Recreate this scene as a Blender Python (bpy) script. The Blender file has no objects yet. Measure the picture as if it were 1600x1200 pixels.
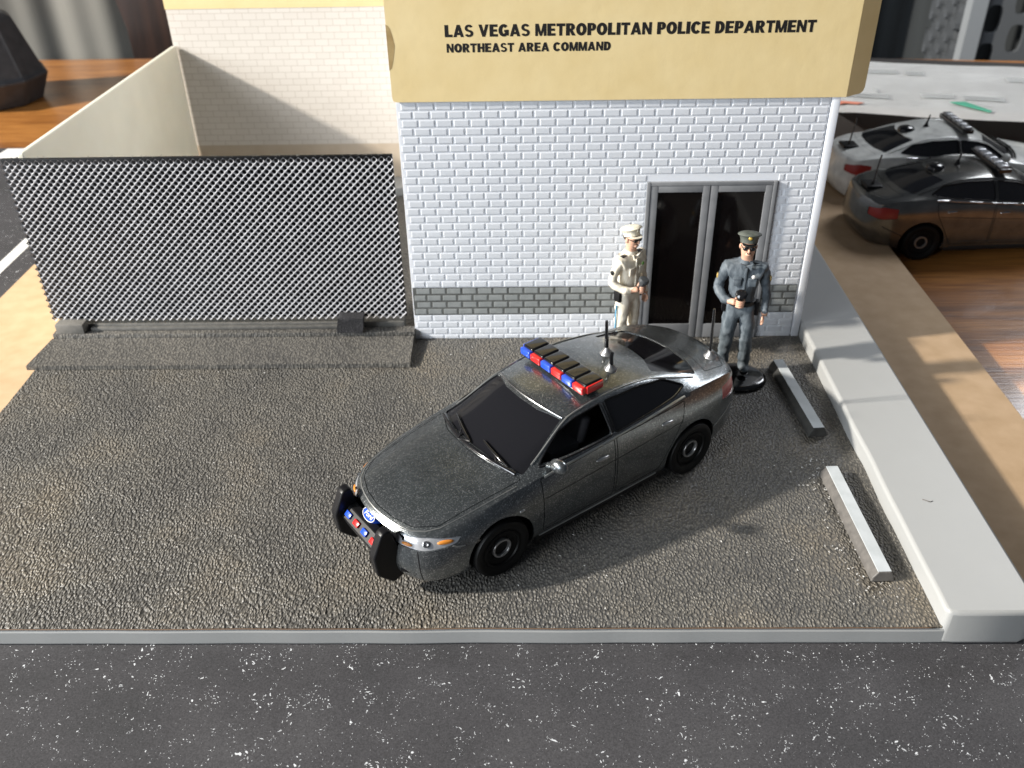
import bpy, bmesh, math, random
from mathutils import Vector, Matrix
from mathutils.noise import noise
random.seed(7)
S = bpy.context.scene
COL = S.collection
R = math.radians
# ------------------------------------------------------------------ camera (1 unit is about 9 mm)
cam_data = bpy.data.cameras.new('camera'); cam = bpy.data.objects.new('camera', cam_data); COL.objects.link(cam)
cr = Vector((0.99979917, 0.01152941, -0.01639181)); cu = Vector((0.0072539, 0.55427632, 0.83230111)); cf = Vector((-0.01868153, 0.83225286, -0.55408137))
cam.matrix_world = Matrix(((cr.x, cu.x, -cf.x, 2.99070534), (cr.y, cu.y, -cf.y, -20.73996988), (cr.z, cu.z, -cf.z, 12.34305091), (0, 0, 0, 1)))
cam_data.sensor_width = 36; cam_data.lens = 31.97; cam_data.clip_start = .1; cam_data.clip_end = 600
cam_data.dof.use_dof = True; cam_data.dof.focus_distance = 17.2; cam_data.dof.aperture_fstop = .38
S.camera = cam
# ------------------------------------------------------------------ light: low sun-like lamp beyond the left edge of the table, window skylight, dim room
w = bpy.data.worlds.new('World'); S.world = w; w.use_nodes = True
bg = w.node_tree.nodes['Background']; bg.inputs[0].default_value = (.50, .56, .66, 1); bg.inputs[1].default_value = .10
def area(name, loc, target, sx, sy, power, color):
    d = bpy.data.lights.new(name, 'AREA'); d.shape = 'RECTANGLE'; d.size = sx; d.size_y = sy; d.energy = power; d.color = color
    o = bpy.data.objects.new(name, d); COL.objects.link(o); o.location = loc
    o.rotation_euler = (Vector(target) - Vector(loc)).to_track_quat('-Z', 'Y').to_euler(); return o
LT = Vector((2, -3, 0)); LD = Vector((1, .17, -.56)).normalized()
area('sun_lamp', LT - LD * 170, LT, 7, 7, 700000, (1.0, .94, .85))
area('window_light', (-75, -66, 36), (2, 0, 1), 60, 44, 110000, (.88, .94, 1.0))
area('room_light', (44, 32, 36), (19, 10, 0), 16, 22, 13000, (.92, .95, 1.0))
S.view_settings.view_transform = 'Standard'; S.view_settings.look = 'None'; S.view_settings.gamma = 1; S.view_settings.exposure = 0
try: S.view_settings.use_curve_mapping = False
except Exception: pass
# ------------------------------------------------------------------ materials
def mat(name, col, rough=.5, metal=0, coat=0, spec=.5, **kw):
    m = bpy.data.materials.new(name); m.use_nodes = True; b = m.node_tree.nodes['Principled BSDF']
    b.inputs['Base Color'].default_value = (*col, 1); b.inputs['Roughness'].default_value = rough; b.inputs['Metallic'].default_value = metal
    b.inputs['Coat Weight'].default_value = coat; b.inputs['Coat Roughness'].default_value = .12; b.inputs['Specular IOR Level'].default_value = spec
    if kw.get('trans'): b.inputs['Transmission Weight'].default_value = kw['trans']
    if kw.get('sss'):
        b.inputs['Subsurface Weight'].default_value = kw['sss']; b.inputs['Subsurface Radius'].default_value = (1, .9, .8); b.inputs['Subsurface Scale'].default_value = kw.get('ssc', .15)
    return m
def N(m, t, **kw):
    n = m.node_tree.nodes.new(t)
    for k, v in kw.items():
        if hasattr(n, k) and k not in n.inputs: setattr(n, k, v)
        else: n.inputs[k].default_value = v
    return n
def L(m, a, ao, b, bi): m.node_tree.links.new(a.outputs[ao], b.inputs[bi])
def P(m): return m.node_tree.nodes['Principled BSDF']
def coords(m, scale=(1, 1, 1), out='Object', rot=(0, 0, 0)):
    tc = N(m, 'ShaderNodeTexCoord'); mp = N(m, 'ShaderNodeMapping'); mp.inputs['Scale'].default_value = scale; mp.inputs['Rotation'].default_value = rot
    L(m, tc, out, mp, 'Vector'); return mp
def ramp(m, src, so, stops):
    r = N(m, 'ShaderNodeValToRGB'); e = r.color_ramp.elements
    while len(e) < len(stops): e.new(.5)
    for i, (p, c) in enumerate(stops): e[i].position = p; e[i].color = (*c, 1) if len(c) == 3 else c
    L(m, src, so, r, 'Fac'); return r
def vary(m, c1, c2, scale, detail=4, sc=(1, 1, 1), lo=.3, hi=.7, bump=0, bscale=None, bdist=.02, rough=None):
    mp = coords(m, sc); n = N(m, 'ShaderNodeTexNoise', Scale=scale, Detail=detail); L(m, mp, 0, n, 'Vector')
    r = ramp(m, n, 'Fac', [(lo, c1), (hi, c2)]); L(m, r, 0, P(m), 'Base Color')
    if rough:
        rr = ramp(m, n, 'Fac', [(lo, (rough[0],) * 3), (hi, (rough[1],) * 3)]); L(m, rr, 0, P(m), 'Roughness')
    if bump:
        n2 = N(m, 'ShaderNodeTexNoise', Scale=bscale or scale * 3, Detail=3); L(m, mp, 0, n2, 'Vector')
        b = N(m, 'ShaderNodeBump', Strength=bump, Distance=bdist); L(m, n2, 'Fac', b, 'Height'); L(m, b, 0, P(m), 'Normal')
    return m
M = {}
# textured moulded asphalt of the lot
def asphalt(name, c1, c2, c3, strength=1.0):
    m = mat(name, c1, .44, spec=.52)
    mp = coords(m)
    wp = N(m, 'ShaderNodeTexNoise', Scale=2.2, Detail=2); L(m, mp, 0, wp, 'Vector')
    vm = N(m, 'ShaderNodeVectorMath', operation='MULTIPLY_ADD'); L(m, wp, 'Color', vm, 0); vm.inputs[1].default_value = (.16, .16, .16); L(m, mp, 0, vm, 2)
    st = N(m, 'ShaderNodeMapping'); st.inputs['Scale'].default_value = (21.5, 13.5, 8); st.inputs['Rotation'].default_value = (0, 0, .5); L(m, vm, 0, st, 0)
    v = N(m, 'ShaderNodeTexVoronoi', feature='SMOOTH_F1', Scale=1.0, Smoothness=.25, Randomness=1.0); L(m, st, 0, v, 'Vector')
    n = N(m, 'ShaderNodeTexNoise', Scale=17, Detail=4, Roughness=.6); L(m, mp, 0, n, 'Vector')
    mx = N(m, 'ShaderNodeMath', operation='MULTIPLY_ADD'); L(m, n, 'Fac', mx, 0); mx.inputs[1].default_value = .55
    L(m, v, 'Distance', mx, 2)
    b = N(m, 'ShaderNodeBump', Strength=strength, Distance=.038); b.invert = True; L(m, mx, 0, b, 'Height'); L(m, b, 0, P(m), 'Normal')
    big = N(m, 'ShaderNodeTexNoise', Scale=.38, Detail=4); L(m, mp, 0, big, 'Vector')
    r1 = ramp(m, big, 'Fac', [(.32, c1), (.52, c2), (.70, c3)])
    r2 = ramp(m, mx, 0, [(.35, (1.3, 1.27, 1.2)), (.85, (.5, .5, .5))])
    mm = N(m, 'ShaderNodeMix', data_type='RGBA', blend_type='MULTIPLY'); mm.inputs[0].default_value = 1
    m.node_tree.links.new(r1.outputs[0], mm.inputs[6]); m.node_tree.links.new(r2.outputs[0], mm.inputs[7]); m.node_tree.links.new(mm.outputs[2], P(m).inputs['Base Color'])
    return m
M['lot'] = asphalt('moulded_asphalt', (.125, .121, .115), (.165, .157, .143), (.215, .19, .155))
M['ramp'] = asphalt('ramp_asphalt', (.14, .135, .128), (.165, .158, .146), (.18, .17, .155), .55)
M['grey_plastic'] = vary(mat('grey_plastic', (.34, .345, .34), .45, sss=.12), (.335, .34, .335), (.345, .35, .345), 1.2, bump=.04, bscale=40, bdist=.01)
M['kerb_dark'] = vary(mat('dark_kerb', (.11, .11, .105), .5), (.09, .09, .085), (.14, .135, .125), 5, bump=.4, bscale=25)
M['white_plastic'] = vary(mat('white_plastic', (.73, .755, .80), .34, sss=.25, ssc=.12), (.71, .735, .785), (.75, .775, .82), .8, bump=.05, bscale=30, bdist=.005)
M['cream'] = vary(mat('cream_plastic', (.68, .66, .56), .4, sss=.2, ssc=.25), (.74, .72, .62), (.79, .77, .67), 1.0, bump=.05, bscale=25, bdist=.01)
M['brick_grey'] = vary(mat('grey_painted_brick', (.23, .25, .25), .5), (.22, .235, .235), (.29, .305, .305), 4, bump=.25, bscale=40, bdist=.01)
M['joint_dark'] = vary(mat('dark_joint_paint', (.13, .135, .13), .6), (.06, .062, .06), (.12, .125, .12), 3)
M['card_yellow'] = vary(mat('mustard_card', (.76, .60, .31), .55), (.735, .575, .29), (.785, .63, .34), 1.1, bump=.12, bscale=4, bdist=.03)
M['stain'] = vary(mat('brown_glue_stain', (.38, .27, .12), .4), (.33, .22, .09), (.44, .32, .15), 4)
M['ink'] = mat('black_ink', (.012, .011, .011), .45)
M['mdf'] = vary(mat('mdf_board', (.47, .32, .185), .75), (.435, .295, .165), (.51, .355, .215), 2, detail=8, bump=.25, bscale=30, bdist=.01)
def paper_print():
    m = mat('printed_brick_card', (.78, .74, .69), .6)
    mp = coords(m, (1, 1, 1)); sw = N(m, 'ShaderNodeSeparateXYZ'); L(m, mp, 0, sw, 0); cb = N(m, 'ShaderNodeCombineXYZ'); L(m, sw, 'X', cb, 'X'); L(m, sw, 'Z', cb, 'Y')
    b = N(m, 'ShaderNodeTexBrick'); b.inputs['Scale'].default_value = 1; b.inputs['Brick Width'].default_value = .46; b.inputs['Row Height'].default_value = .215; b.inputs['Mortar Size'].default_value = .011
    b.inputs['Color1'].default_value = (.67, .62, .56, 1); b.inputs['Color2'].default_value = (.64, .59, .53, 1); b.inputs['Mortar'].default_value = (.49, .435, .37, 1); b.inputs['Mortar Smooth'].default_value = .4
    L(m, cb, 0, b, 'Vector'); L(m, b, 'Color', P(m), 'Base Color'); return m
M['brick_print'] = paper_print()
M['beige'] = vary(mat('beige_card', (.52, .43, .33), .65), (.50, .41, .31), (.55, .46, .36), 2)
def wood():
    m = mat('varnished_wood', (.3, .12, .03), .28, coat=.35)
    mp = coords(m, (.09, 1.0, 1.0)); n = N(m, 'ShaderNodeTexNoise', Scale=1.3, Detail=7, Roughness=.65, Distortion=.6); L(m, mp, 0, n, 'Vector')
    mp2 = coords(m, (.35, 6, 6)); n2 = N(m, 'ShaderNodeTexNoise', Scale=2.2, Detail=5); L(m, mp2, 0, n2, 'Vector')
    r = ramp(m, n, 'Fac', [(.28, (.14, .050, .014)), (.46, (.36, .145, .036)), (.60, (.48, .21, .055)), (.74, (.30, .115, .03))])
    r2 = ramp(m, n2, 'Fac', [(.35, (.55, .50, .45)), (.6, (1, 1, 1))])
    mm = N(m, 'ShaderNodeMix', data_type='RGBA', blend_type='MULTIPLY'); mm.inputs[0].default_value = .8
    k = m.node_tree.links.new; k(r.outputs[0], mm.inputs[6]); k(r2.outputs[0], mm.inputs[7]); k(mm.outputs[2], P(m).inputs['Base Color'])
    b = N(m, 'ShaderNodeBump', Strength=.15, Distance=.03); L(m, n2, 'Fac', b, 'Height'); L(m, b, 0, P(m), 'Normal'); return m
M['wood'] = wood()
def road_paper():
    m = mat('speckled_road_paper', (.03, .03, .032), .75, spec=.3)
    k = m.node_tree.links.new
    mp = coords(m); wp = N(m, 'ShaderNodeTexNoise', Scale=5, Detail=2); L(m, mp, 0, wp, 'Vector')
    vm = N(m, 'ShaderNodeVectorMath', operation='MULTIPLY_ADD'); L(m, wp, 'Color', vm, 0); vm.inputs[1].default_value = (.35, .35, .35); L(m, mp, 0, vm, 2)
    prev = None
    big = N(m, 'ShaderNodeTexNoise', Scale=.7, Detail=4); L(m, mp, 0, big, 'Vector')
    base = ramp(m, big, 'Fac', [(.3, (.040, .040, .043)), (.5, (.048, .047, .051)), (.72, (.058, .057, .061))])
    cl = N(m, 'ShaderNodeTexNoise', Scale=2.3, Detail=3); L(m, mp, 0, cl, 'Vector')
    mask = None
    for sc, th, st, ro in ((7.0, 1.4, (1, 1.8, 1), .4), (11, 1.5, (1.9, 1, 1), -.6), (18, 1.7, (1, 1.4, 1), 1.1), (8, .8, (.7, 2.6, 1), 1.9), (26, 1.8, (1.2, 1, 1), .2)):
        sm = N(m, 'ShaderNodeMapping'); sm.inputs['Scale'].default_value = st; sm.inputs['Rotation'].default_value = (0, 0, ro); L(m, vm, 0, sm, 0)
        v = N(m, 'ShaderNodeTexVoronoi', feature='F1', Scale=sc); L(m, sm, 0, v, 'Vector')
        wn = N(m, 'ShaderNodeSeparateColor'); L(m, v, 'Color', wn, 0)
        c2 = N(m, 'ShaderNodeMath', operation='MULTIPLY_ADD'); L(m, cl, 'Fac', c2, 0); c2.inputs[1].default_value = .5; c2.inputs[2].default_value = .25
        t = N(m, 'ShaderNodeMath', operation='MULTIPLY'); L(m, wn, 0, t, 0); L(m, c2, 0, t, 1)
        t2 = N(m, 'ShaderNodeMath', operation='SUBTRACT'); L(m, t, 0, t2, 0); t2.inputs[1].default_value = .38
        t3 = N(m, 'ShaderNodeMath', operation='MULTIPLY'); L(m, t2, 0, t3, 0); t3.inputs[1].default_value = th
        lt = N(m, 'ShaderNodeMath', operation='LESS_THAN'); L(m, v, 'Distance', lt, 0); L(m, t3, 0, lt, 1)
        if mask: 
            mx = N(m, 'ShaderNodeMath', operation='MAXIMUM'); L(m, mask, 0, mx, 0); L(m, lt, 0, mx, 1); mask = mx
        else: mask = lt
    fine = N(m, 'ShaderNodeTexNoise', Scale=45, Detail=3); L(m, mp, 0, fine, 'Vector')
    fr = ramp(m, fine, 'Fac', [(.35, (.72, .72, .72)), (.65, (1.3, 1.3, 1.3))])
    mm = N(m, 'ShaderNodeMix', data_type='RGBA', blend_type='MULTIPLY'); mm.inputs[0].default_value = 1; k(base.outputs[0], mm.inputs[6]); k(fr.outputs[0], mm.inputs[7])
    m2 = N(m, 'ShaderNodeMix', data_type='RGBA'); k(mask.outputs[0], m2.inputs[0]); k(mm.outputs[2], m2.inputs[6]); m2.inputs[7].default_value = (.62, .64, .67, 1)
    k(m2.outputs[2], P(m).inputs['Base Color']); return m
M['road'] = road_paper()
M['white_line'] = mat('white_road_line', (.75, .75, .73), .6)
M['mesh_silver'] = vary(mat('silver_canvas_mesh', (.41, .41, .43), .5), (.38, .38, .40), (.44, .44, .46), 1.5)
M['black'] = mat('black_plastic', (.006, .006, .007), .4, spec=.3)
M['black_gloss'] = mat('black_gloss', (.01, .01, .011), .12, coat=.6)
M['felt'] = vary(mat('black_felt', (.016, .016, .018), .95), (.01, .01, .012), (.035, .035, .04), 20, bump=1, bscale=40, bdist=.04)
M['door_grey'] = vary(mat('painted_grey_frame', (.19, .195, .205), .45), (.17, .175, .185), (.215, .22, .23), 3, bump=.15, bscale=20, bdist=.01)
M['door_glass'] = mat('dark_door_glass', (.004, .003, .003), .08, spec=.25)
M['stop_top'] = vary(mat('pale_painted_stop', (.40, .43, .44), .42), (.42, .45, .46), (.52, .55, .57), 3, bump=.2, bscale=20, bdist=.01)
M['kerb_black'] = vary(mat('black_stop_side', (.035, .035, .033), .5), (.025, .025, .024), (.05, .05, .047), 6, bump=.3, bscale=25)
M['stop_side'] = vary(mat('grey_stop_side', (.11, .105, .10), .5), (.085, .08, .075), (.14, .13, .12), 6, bump=.3, bscale=25)
M['concrete_block'] = vary(mat('grey_block', (.17, .165, .15), .6), (.15, .145, .13), (.20, .19, .175), 6, bump=.2)
def paint(name, c, metal=.85, flake=1.0, rough=.27):
    m = mat(name, c, rough, metal=metal, coat=.55)
    mp = coords(m); v = N(m, 'ShaderNodeTexVoronoi', Scale=85); L(m, mp, 0, v, 'Vector')
    n = N(m, 'ShaderNodeTexNoise', Scale=2.5, Detail=5); L(m, mp, 0, n, 'Vector')
    r = ramp(m, n, 'Fac', [(.3, tuple(x * .8 for x in c)), (.7, tuple(x * 1.2 for x in c))])
    sp = N(m, 'ShaderNodeSeparateColor'); L(m, v, 'Color', sp, 0)
    f = ramp(m, sp, 0, [(.84 if flake else .999, (0, 0, 0)), (1.0, (.50 * flake,) * 3)])
    mm = N(m, 'ShaderNodeMix', data_type='RGBA', blend_type='ADD'); mm.inputs[0].default_value = 1
    k = m.node_tree.links.new; k(r.outputs[0], mm.inputs[6]); k(f.outputs[0], mm.inputs[7]); k(mm.outputs[2], P(m).inputs['Base Color'])
    b = N(m, 'ShaderNodeBump', Strength=.10, Distance=.02); L(m, n, 'Fac', b, 'Height'); b2 = N(m, 'ShaderNodeBump', Strength=.10 * flake + .001, Distance=.01); L(m, sp, 1, b2, 'Height'); L(m, b, 0, b2, 'Normal'); L(m, b2, 0, P(m), 'Normal')
    return m
M['paint_grey'] = paint('gunmetal_flake_paint', (.150, .165, .172))
M['paint_silver'] = paint('grey_gloss_paint', (.19, .19, .18), .85, .3, .2)
M['paint_white'] = paint('white_gloss_paint', (.86, .87, .83), 0, 0, .25)
M['worn_highlight'] = mat('worn_edge_highlight', (.42, .43, .42), .3, metal=.8)  # silver of worn edges, with their bright highlights painted into the colour
M['glass'] = mat('smoked_plastic_glass', (.010, .010, .012), .07, coat=.3)
M['interior'] = mat('grey_interior', (.11, .11, .12), .5)
M['chassis'] = mat('black_chassis', (.01, .01, .01), .5)
M['tyre'] = mat('black_tyre', (.005, .005, .005), .5, spec=.25)
M['chrome'] = mat('chrome', (.65, .65, .66), .2, metal=1)
M['silver_paint'] = mat('silver_paint', (.5, .5, .5), .3, metal=.8)
M['red'] = mat('red_lens', (.62, .018, .018), .22, coat=.6)
M['blue'] = mat('blue_lens', (.015, .07, .52), .22, coat=.6)
M['amber'] = mat('amber_paint', (.62, .22, .03), .4)
M['lamp_clear'] = vary(mat('silver_lamp', (.5, .51, .53), .22, metal=.5, coat=.5), (.36, .37, .39), (.62, .63, .66), 5)
M['tail_red'] = mat('tail_red', (.42, .03, .02), .3, coat=.4)
M['skin'] = mat('painted_skin', (.62, .36, .25), .5)
M['ff_white'] = mat('painted_white', (.7, .68, .66), .5)
# ------------------------------------------------------------------ mesh helpers
def link(name, me, parent=None, m=None, smooth=None):
    o = bpy.data.objects.new(name, me); COL.objects.link(o)
    if parent: o.parent = parent
    if m is not None:
        if not me.materials: me.materials.append(m)
    if smooth:
        me.shade_smooth(); me.set_sharp_from_angle(angle=R(smooth))
    return o
def tag(o, label=None, cat=None, group=None, kind=None):
    if label: o['label'] = label
    if cat: o['category'] = cat
    if group: o['group'] = group
    if kind: o['kind'] = kind
    return o
def empty(name, loc, rz=0, sc=1):
    o = bpy.data.objects.new(name, None); COL.objects.link(o); o.location = loc; o.rotation_euler = (0, 0, rz); o.empty_display_size = .3; o.scale = (sc,) * 3; return o
def from_bm(name, bm, parent=None, m=None, smooth=None):
    me = bpy.data.meshes.new(name); bm.to_mesh(me); bm.free(); return link(name, me, parent, m, smooth)
def box_bm(bm, x0, x1, y0, y1, z0, z1, bev=0, mi=0, seg=2, mat4=None):
    t = bmesh.new(); bmesh.ops.create_cube(t, size=1)
    for v in t.verts: v.co = Vector(((x0 + x1) / 2 + v.co.x * (x1 - x0), (y0 + y1) / 2 + v.co.y * (y1 - y0), (z0 + z1) / 2 + v.co.z * (z1 - z0)))
    if bev: bmesh.ops.bevel(t, geom=t.edges[:], offset=bev, segments=seg, affect='EDGES', profile=.6)
    merge(bm, t, mi, mat4)
def merge(bm, t, mi=0, mat4=None):
    vm = {}
    for v in t.verts: vm[v] = bm.verts.new(mat4 @ v.co if mat4 else v.co)
    for f in t.faces:
        try: nf = bm.faces.new([vm[v] for v in f.verts]); nf.material_index = mi; nf.smooth = f.smooth
        except ValueError: pass
    t.free()
def box(name, x0, x1, y0, y1, z0, z1, m, parent=None, bev=.02):
    bm = bmesh.new(); box_bm(bm, x0, x1, y0, y1, z0, z1, bev); return from_bm(name, bm, parent, m, 40)
def prism_bm(bm, pts, o, u, v, d, t0, t1, mi=0):
    """polygon pts in the plane (o, u, v), swept along d from t0 to t1"""
    o, u, v, d = map(Vector, (o, u, v, d))
    a = [bm.verts.new(o + u * p[0] + v * p[1] + d * t0) for p in pts]; b = [bm.verts.new(o + u * p[0] + v * p[1] + d * t1) for p in pts]
    fs = [bm.faces.new(a), bm.faces.new(b[::-1])] + [bm.faces.new((a[i], b[i], b[(i + 1) % len(a)], a[(i + 1) % len(a)])) for i in range(len(a))]
    for f in fs: f.material_index = mi
    bmesh.ops.recalc_face_normals(bm, faces=fs)
def lathe_bm(bm, prof, seg=32, mat4=None, mi=0):
    """profile (r, z) revolved about z"""
    t = bmesh.new(); rings = []
    for r, z in prof:
        rings.append([t.verts.new((r * math.cos(2 * math.pi * i / seg), r * math.sin(2 * math.pi * i / seg), z)) for i in range(seg)] if r > 1e-6 else [t.verts.new((0, 0, z))])
    for a, b in zip(rings, rings[1:]):
        for i in range(seg):
            q = [a[i % len(a)], a[(i + 1) % len(a)], b[(i + 1) % len(b)], b[i % len(b)]]; q2 = []
            for x in q:
                if x not in q2: q2.append(x)
            if len(q2) > 2: t.faces.new(q2)
    bmesh.ops.recalc_face_normals(t, faces=t.faces[:]); merge(bm, t, mi, mat4)
def tube_bm(bm, pts, rad, seg=8, mi=0, cap=True):
    pts = [Vector(p) for p in pts]; rs = rad if isinstance(rad, (list, tuple)) else [rad] * len(pts); rings = []; prev = None
    for i, p in enumerate(pts):
        d = (pts[min(i + 1, len(pts) - 1)] - pts[max(i - 1, 0)]).normalized()
        n = (prev - d * prev.dot(d)).normalized() if prev and (prev - d * prev.dot(d)).length > 1e-4 else d.orthogonal().normalized()
        prev = n; b = d.cross(n)
        rings.append([bm.verts.new(p + (n * math.cos(2 * math.pi * k / seg) + b * math.sin(2 * math.pi * k / seg)) * rs[i]) for k in range(seg)])
    for a, b in zip(rings, rings[1:]):
        for k in range(seg): f = bm.faces.new((a[k], a[(k + 1) % seg], b[(k + 1) % seg], b[k])); f.material_index = mi; f.smooth = True
    if cap:
        f = bm.faces.new(rings[0][::-1]); f.material_index = mi; f = bm.faces.new(rings[-1]); f.material_index = mi
def ball_bm(bm, c, r, mi=0, seg=16, mat4=None):
    t = bmesh.new(); bmesh.ops.create_uvsphere(t, u_segments=seg, v_segments=max(6, seg // 2), radius=1)
    r = (r, r, r) if isinstance(r, (int, float)) else r
    for v in t.verts: v.co = Vector((v.co.x * r[0], v.co.y * r[1], v.co.z * r[2])); 
    mm = Matrix.Translation(c) @ (mat4 or Matrix())
    for f in t.faces: f.smooth = True
    merge(bm, t, mi, mm)
def evaluated(o):
    dg = bpy.context.evaluated_depsgraph_get(); return bpy.data.meshes.new_from_object(o.evaluated_get(dg), preserve_all_data_layers=False, depsgraph=dg)
def mboolean(me, cut_bm, op):
    a = bpy.data.objects.new('tmp_a', me); COL.objects.link(a)
    cm = bpy.data.meshes.new('tmp_c'); cut_bm.to_mesh(cm); b = bpy.data.objects.new('tmp_b', cm); COL.objects.link(b)
    md = a.modifiers.new('b', 'BOOLEAN'); md.operation = op; md.solver = 'EXACT'; md.object = b; md.use_self = False
    r = evaluated(a); bpy.data.objects.remove(a); bpy.data.objects.remove(b); bpy.data.meshes.remove(cm); return r
def clean_mats(me, m):
    me.materials.clear(); me.materials.append(m)
    for p in me.polygons: p.material_index = 0
X_, Y_, Z_ = (1, 0, 0), (0, 1, 0), (0, 0, 1)
# ------------------------------------------------------------------ the setting
XI, XO, DF, BT, SH = 10.08, 11.75, 9.90, .41, .393
def sheet(name, x0, x1, y0, y1, z, m, th=.02):
    return tag(box(name, x0, x1, y0, y1, z - th, z, m, bev=0), kind='structure')
bm = bmesh.new(); prism_bm(bm, [(-60, -30), (62, -30), (62, 26.5), (5, 33.6), (-60, 33.8)], (0, 0, 0), X_, Y_, Z_, -3.4, -.9); tb = from_bm('table', bm, None, M['wood']); tag(tb, 'varnished reddish brown wooden table under the whole model', 'table')
# back of the room: wall, sheer curtain
def wavy(name, x0, x1, y, z0, z1, amp, freq, m, label, cat, ph=0):
    bm = bmesh.new(); n = int((x1 - x0) * 5); rows = []
    for yo in (0, .12):
        for z in (z0, z1):
            rows.append([bm.verts.new((x0 + (x1 - x0) * i / n, y + yo + amp * (math.sin(freq * (x0 + (x1 - x0) * i / n) + ph) + .5 * math.sin(freq * 2.3 * (x0 + (x1 - x0) * i / n) + 1 + ph)), z)) for i in range(n + 1)])
    for a, b in ((0, 1), (3, 2), (2, 0), (1, 3)):
        for i in range(n): bm.faces.new((rows[a][i], rows[a][i + 1], rows[b][i + 1], rows[b][i]))
    bm.faces.new((rows[0][0], rows[1][0], rows[3][0], rows[2][0])); bm.faces.new((rows[0][-1], rows[2][-1], rows[3][-1], rows[1][-1]))
    bmesh.ops.recalc_face_normals(bm, faces=bm.faces[:])
    return tag(from_bm(name, bm, None, m, 60), label, cat)
M['curtain'] = vary(mat('grey_curtain', (.17, .165, .15), .8), (.115, .112, .10), (.155, .15, .135), .35, sc=(1, 1, .05), lo=.35, hi=.65)
wavy('curtain', -60, -18.2, 40, -40, 30, .30, 1.1, M['curtain'], 'grey hanging curtain with soft vertical folds behind the table', 'curtain')
M['dark_wood'] = vary(mat('dark_wood', (.02, .010, .008), .4), (.010, .005, .004), (.032, .015, .010), .6, sc=(3, 3, .3))
bm = bmesh.new(); prism_bm(bm, [(-21.0, -40), (-16.4, -40), (-16.4, 24), (-22.6, 24), (-22.0, 4), (-21.3, 0)], (0, 0, 0), (1, 0, 0), (0, 0, 1), (0, 1, 0), 37.0, 38.4)
tag(from_bm('wooden_post', bm, None, M['dark_wood']), 'dark brown wooden post between the grey curtain and the brick card wall', 'post')
sheet('wall', -70, 90, 75, 75.5, 60, mat('room_wall', (.10, .10, .10), .8), 110)
# MDF board
tag(box('mdf_board', -12.93, 14.66, -9.6, 22, -.88, -.425, M['mdf'], bev=.03), 'tan fibreboard lying under the model police station', 'board')
# speckled road paper in front and at the left
sheet('road', -60, 62, -28, -9.3, -.412, M['road'], .01)
bm = bmesh.new(); box_bm(bm, -12.93, 14.66, -14.0, -9.935, -.4245, -.4245 + .0005)
bm.free()
lr = sheet('road', -20.3, -12.99, -9.9, 18.2, -.875, M['road'], .02)
bm = bmesh.new()
for y0, y1 in ((-9, 10.2), (16.9, 18.1)):
    prism_bm(bm, [(-14.22, y0), (-14.22 - (y1 - 5) * .02, y1), (-14.64 - (y1 - 5) * .02, y1), (-14.62, y0)] if y0 < 0 else [(-19.0, y0), (-18.9, y1), (-19.9, y1), (-20.0, y0)], (0, 0, -.872), (1, 0, 0), (0, 1, 0), (0, 0, 1), 0, .004)
tag(from_bm('road_marking', bm, None, M['white_line']), kind='structure')
# base plate: grey plastic slab with the moulded lot on top
base = empty('lot_base', (0, 0, 0)); tag(base, 'grey plastic base tray with moulded asphalt lot and raised pavement', 'base tray')
bm = bmesh.new()
n = 90   # front lip with slight waviness
def slab(bm, x0, x1, y0, y1, z0, z1, wob=0):
    xs = [x0 + (x1 - x0) * i / n for i in range(n + 1)]
    f = [(x, y0 - wob * noise((x * .7, 1, 0))) for x in xs]
    loop = f + [(x1, y1), (x0, y1)]
    prism_bm(bm, loop, (0, 0, 0), (1, 0, 0), (0, 1, 0), (0, 0, 1), z0, z1)
slab(bm, -9.62, XO - .3, -DF, 14, -BT, -.045, .02)
b = from_bm('tray', bm, base, M['grey_plastic'])
bv = b.modifiers.new('b', 'BEVEL'); bv.width = .05; bv.segments = 2; bv.limit_method = 'ANGLE'
# asphalt top as a real displaced sheet (coarse waves) with bump for the pebble
bm = bmesh.new(); nx, ny = 160, 190
x0, x1, y0, y1 = -9.60, XI + .05, -DF + .03, 13.8
g = [[None] * (ny + 1) for _ in range(nx + 1)]
for i in range(nx + 1):
    for j in range(ny + 1):
        x = x0 + (x1 - x0) * i / nx; y = y0 + (y1 - y0) * j / ny
        z = .016 * noise((x * .8, y * .8, 0)) + .012 * noise((x * 2.5, y * 2.5, 4))
        e = min(1, (y - y0) / .08, (x - x0) / .08)
        g[i][j] = bm.verts.new((x + (.03 * noise((y * 3, 0, 0)) if i == 0 else 0), y - .02 * noise((x * .7, 1, 0)) * (1 if j == 0 else 0), z - .012 * (1 - e)))
for i in range(nx):
    for j in range(ny): bm.faces.new((g[i][j], g[i + 1][j], g[i + 1][j + 1], g[i][j + 1]))
bound = [e for e in bm.edges if e.is_boundary]; ex = bmesh.ops.extrude_edge_only(bm, edges=bound)
for v in ex['geom']:
    if isinstance(v, bmesh.types.BMVert): v.co.z = -.05
from_bm('asphalt', bm, base, M['lot'], 50)
# thin brown grime line where asphalt paint meets the grey lip
bm = bmesh.new(); xs = [-9.6 + 19.6 * i / 140 for i in range(141)]
tube_bm(bm, [(x, -DF + .012 - .02 * noise((x * .7, 1, 0)), -.018 + .004 * noise((x * 4, 0, 0))) for x in xs], .011, 6)
from_bm('paint_edge', bm, base, mat('brown_grime', (.14, .085, .05), .6))
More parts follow.
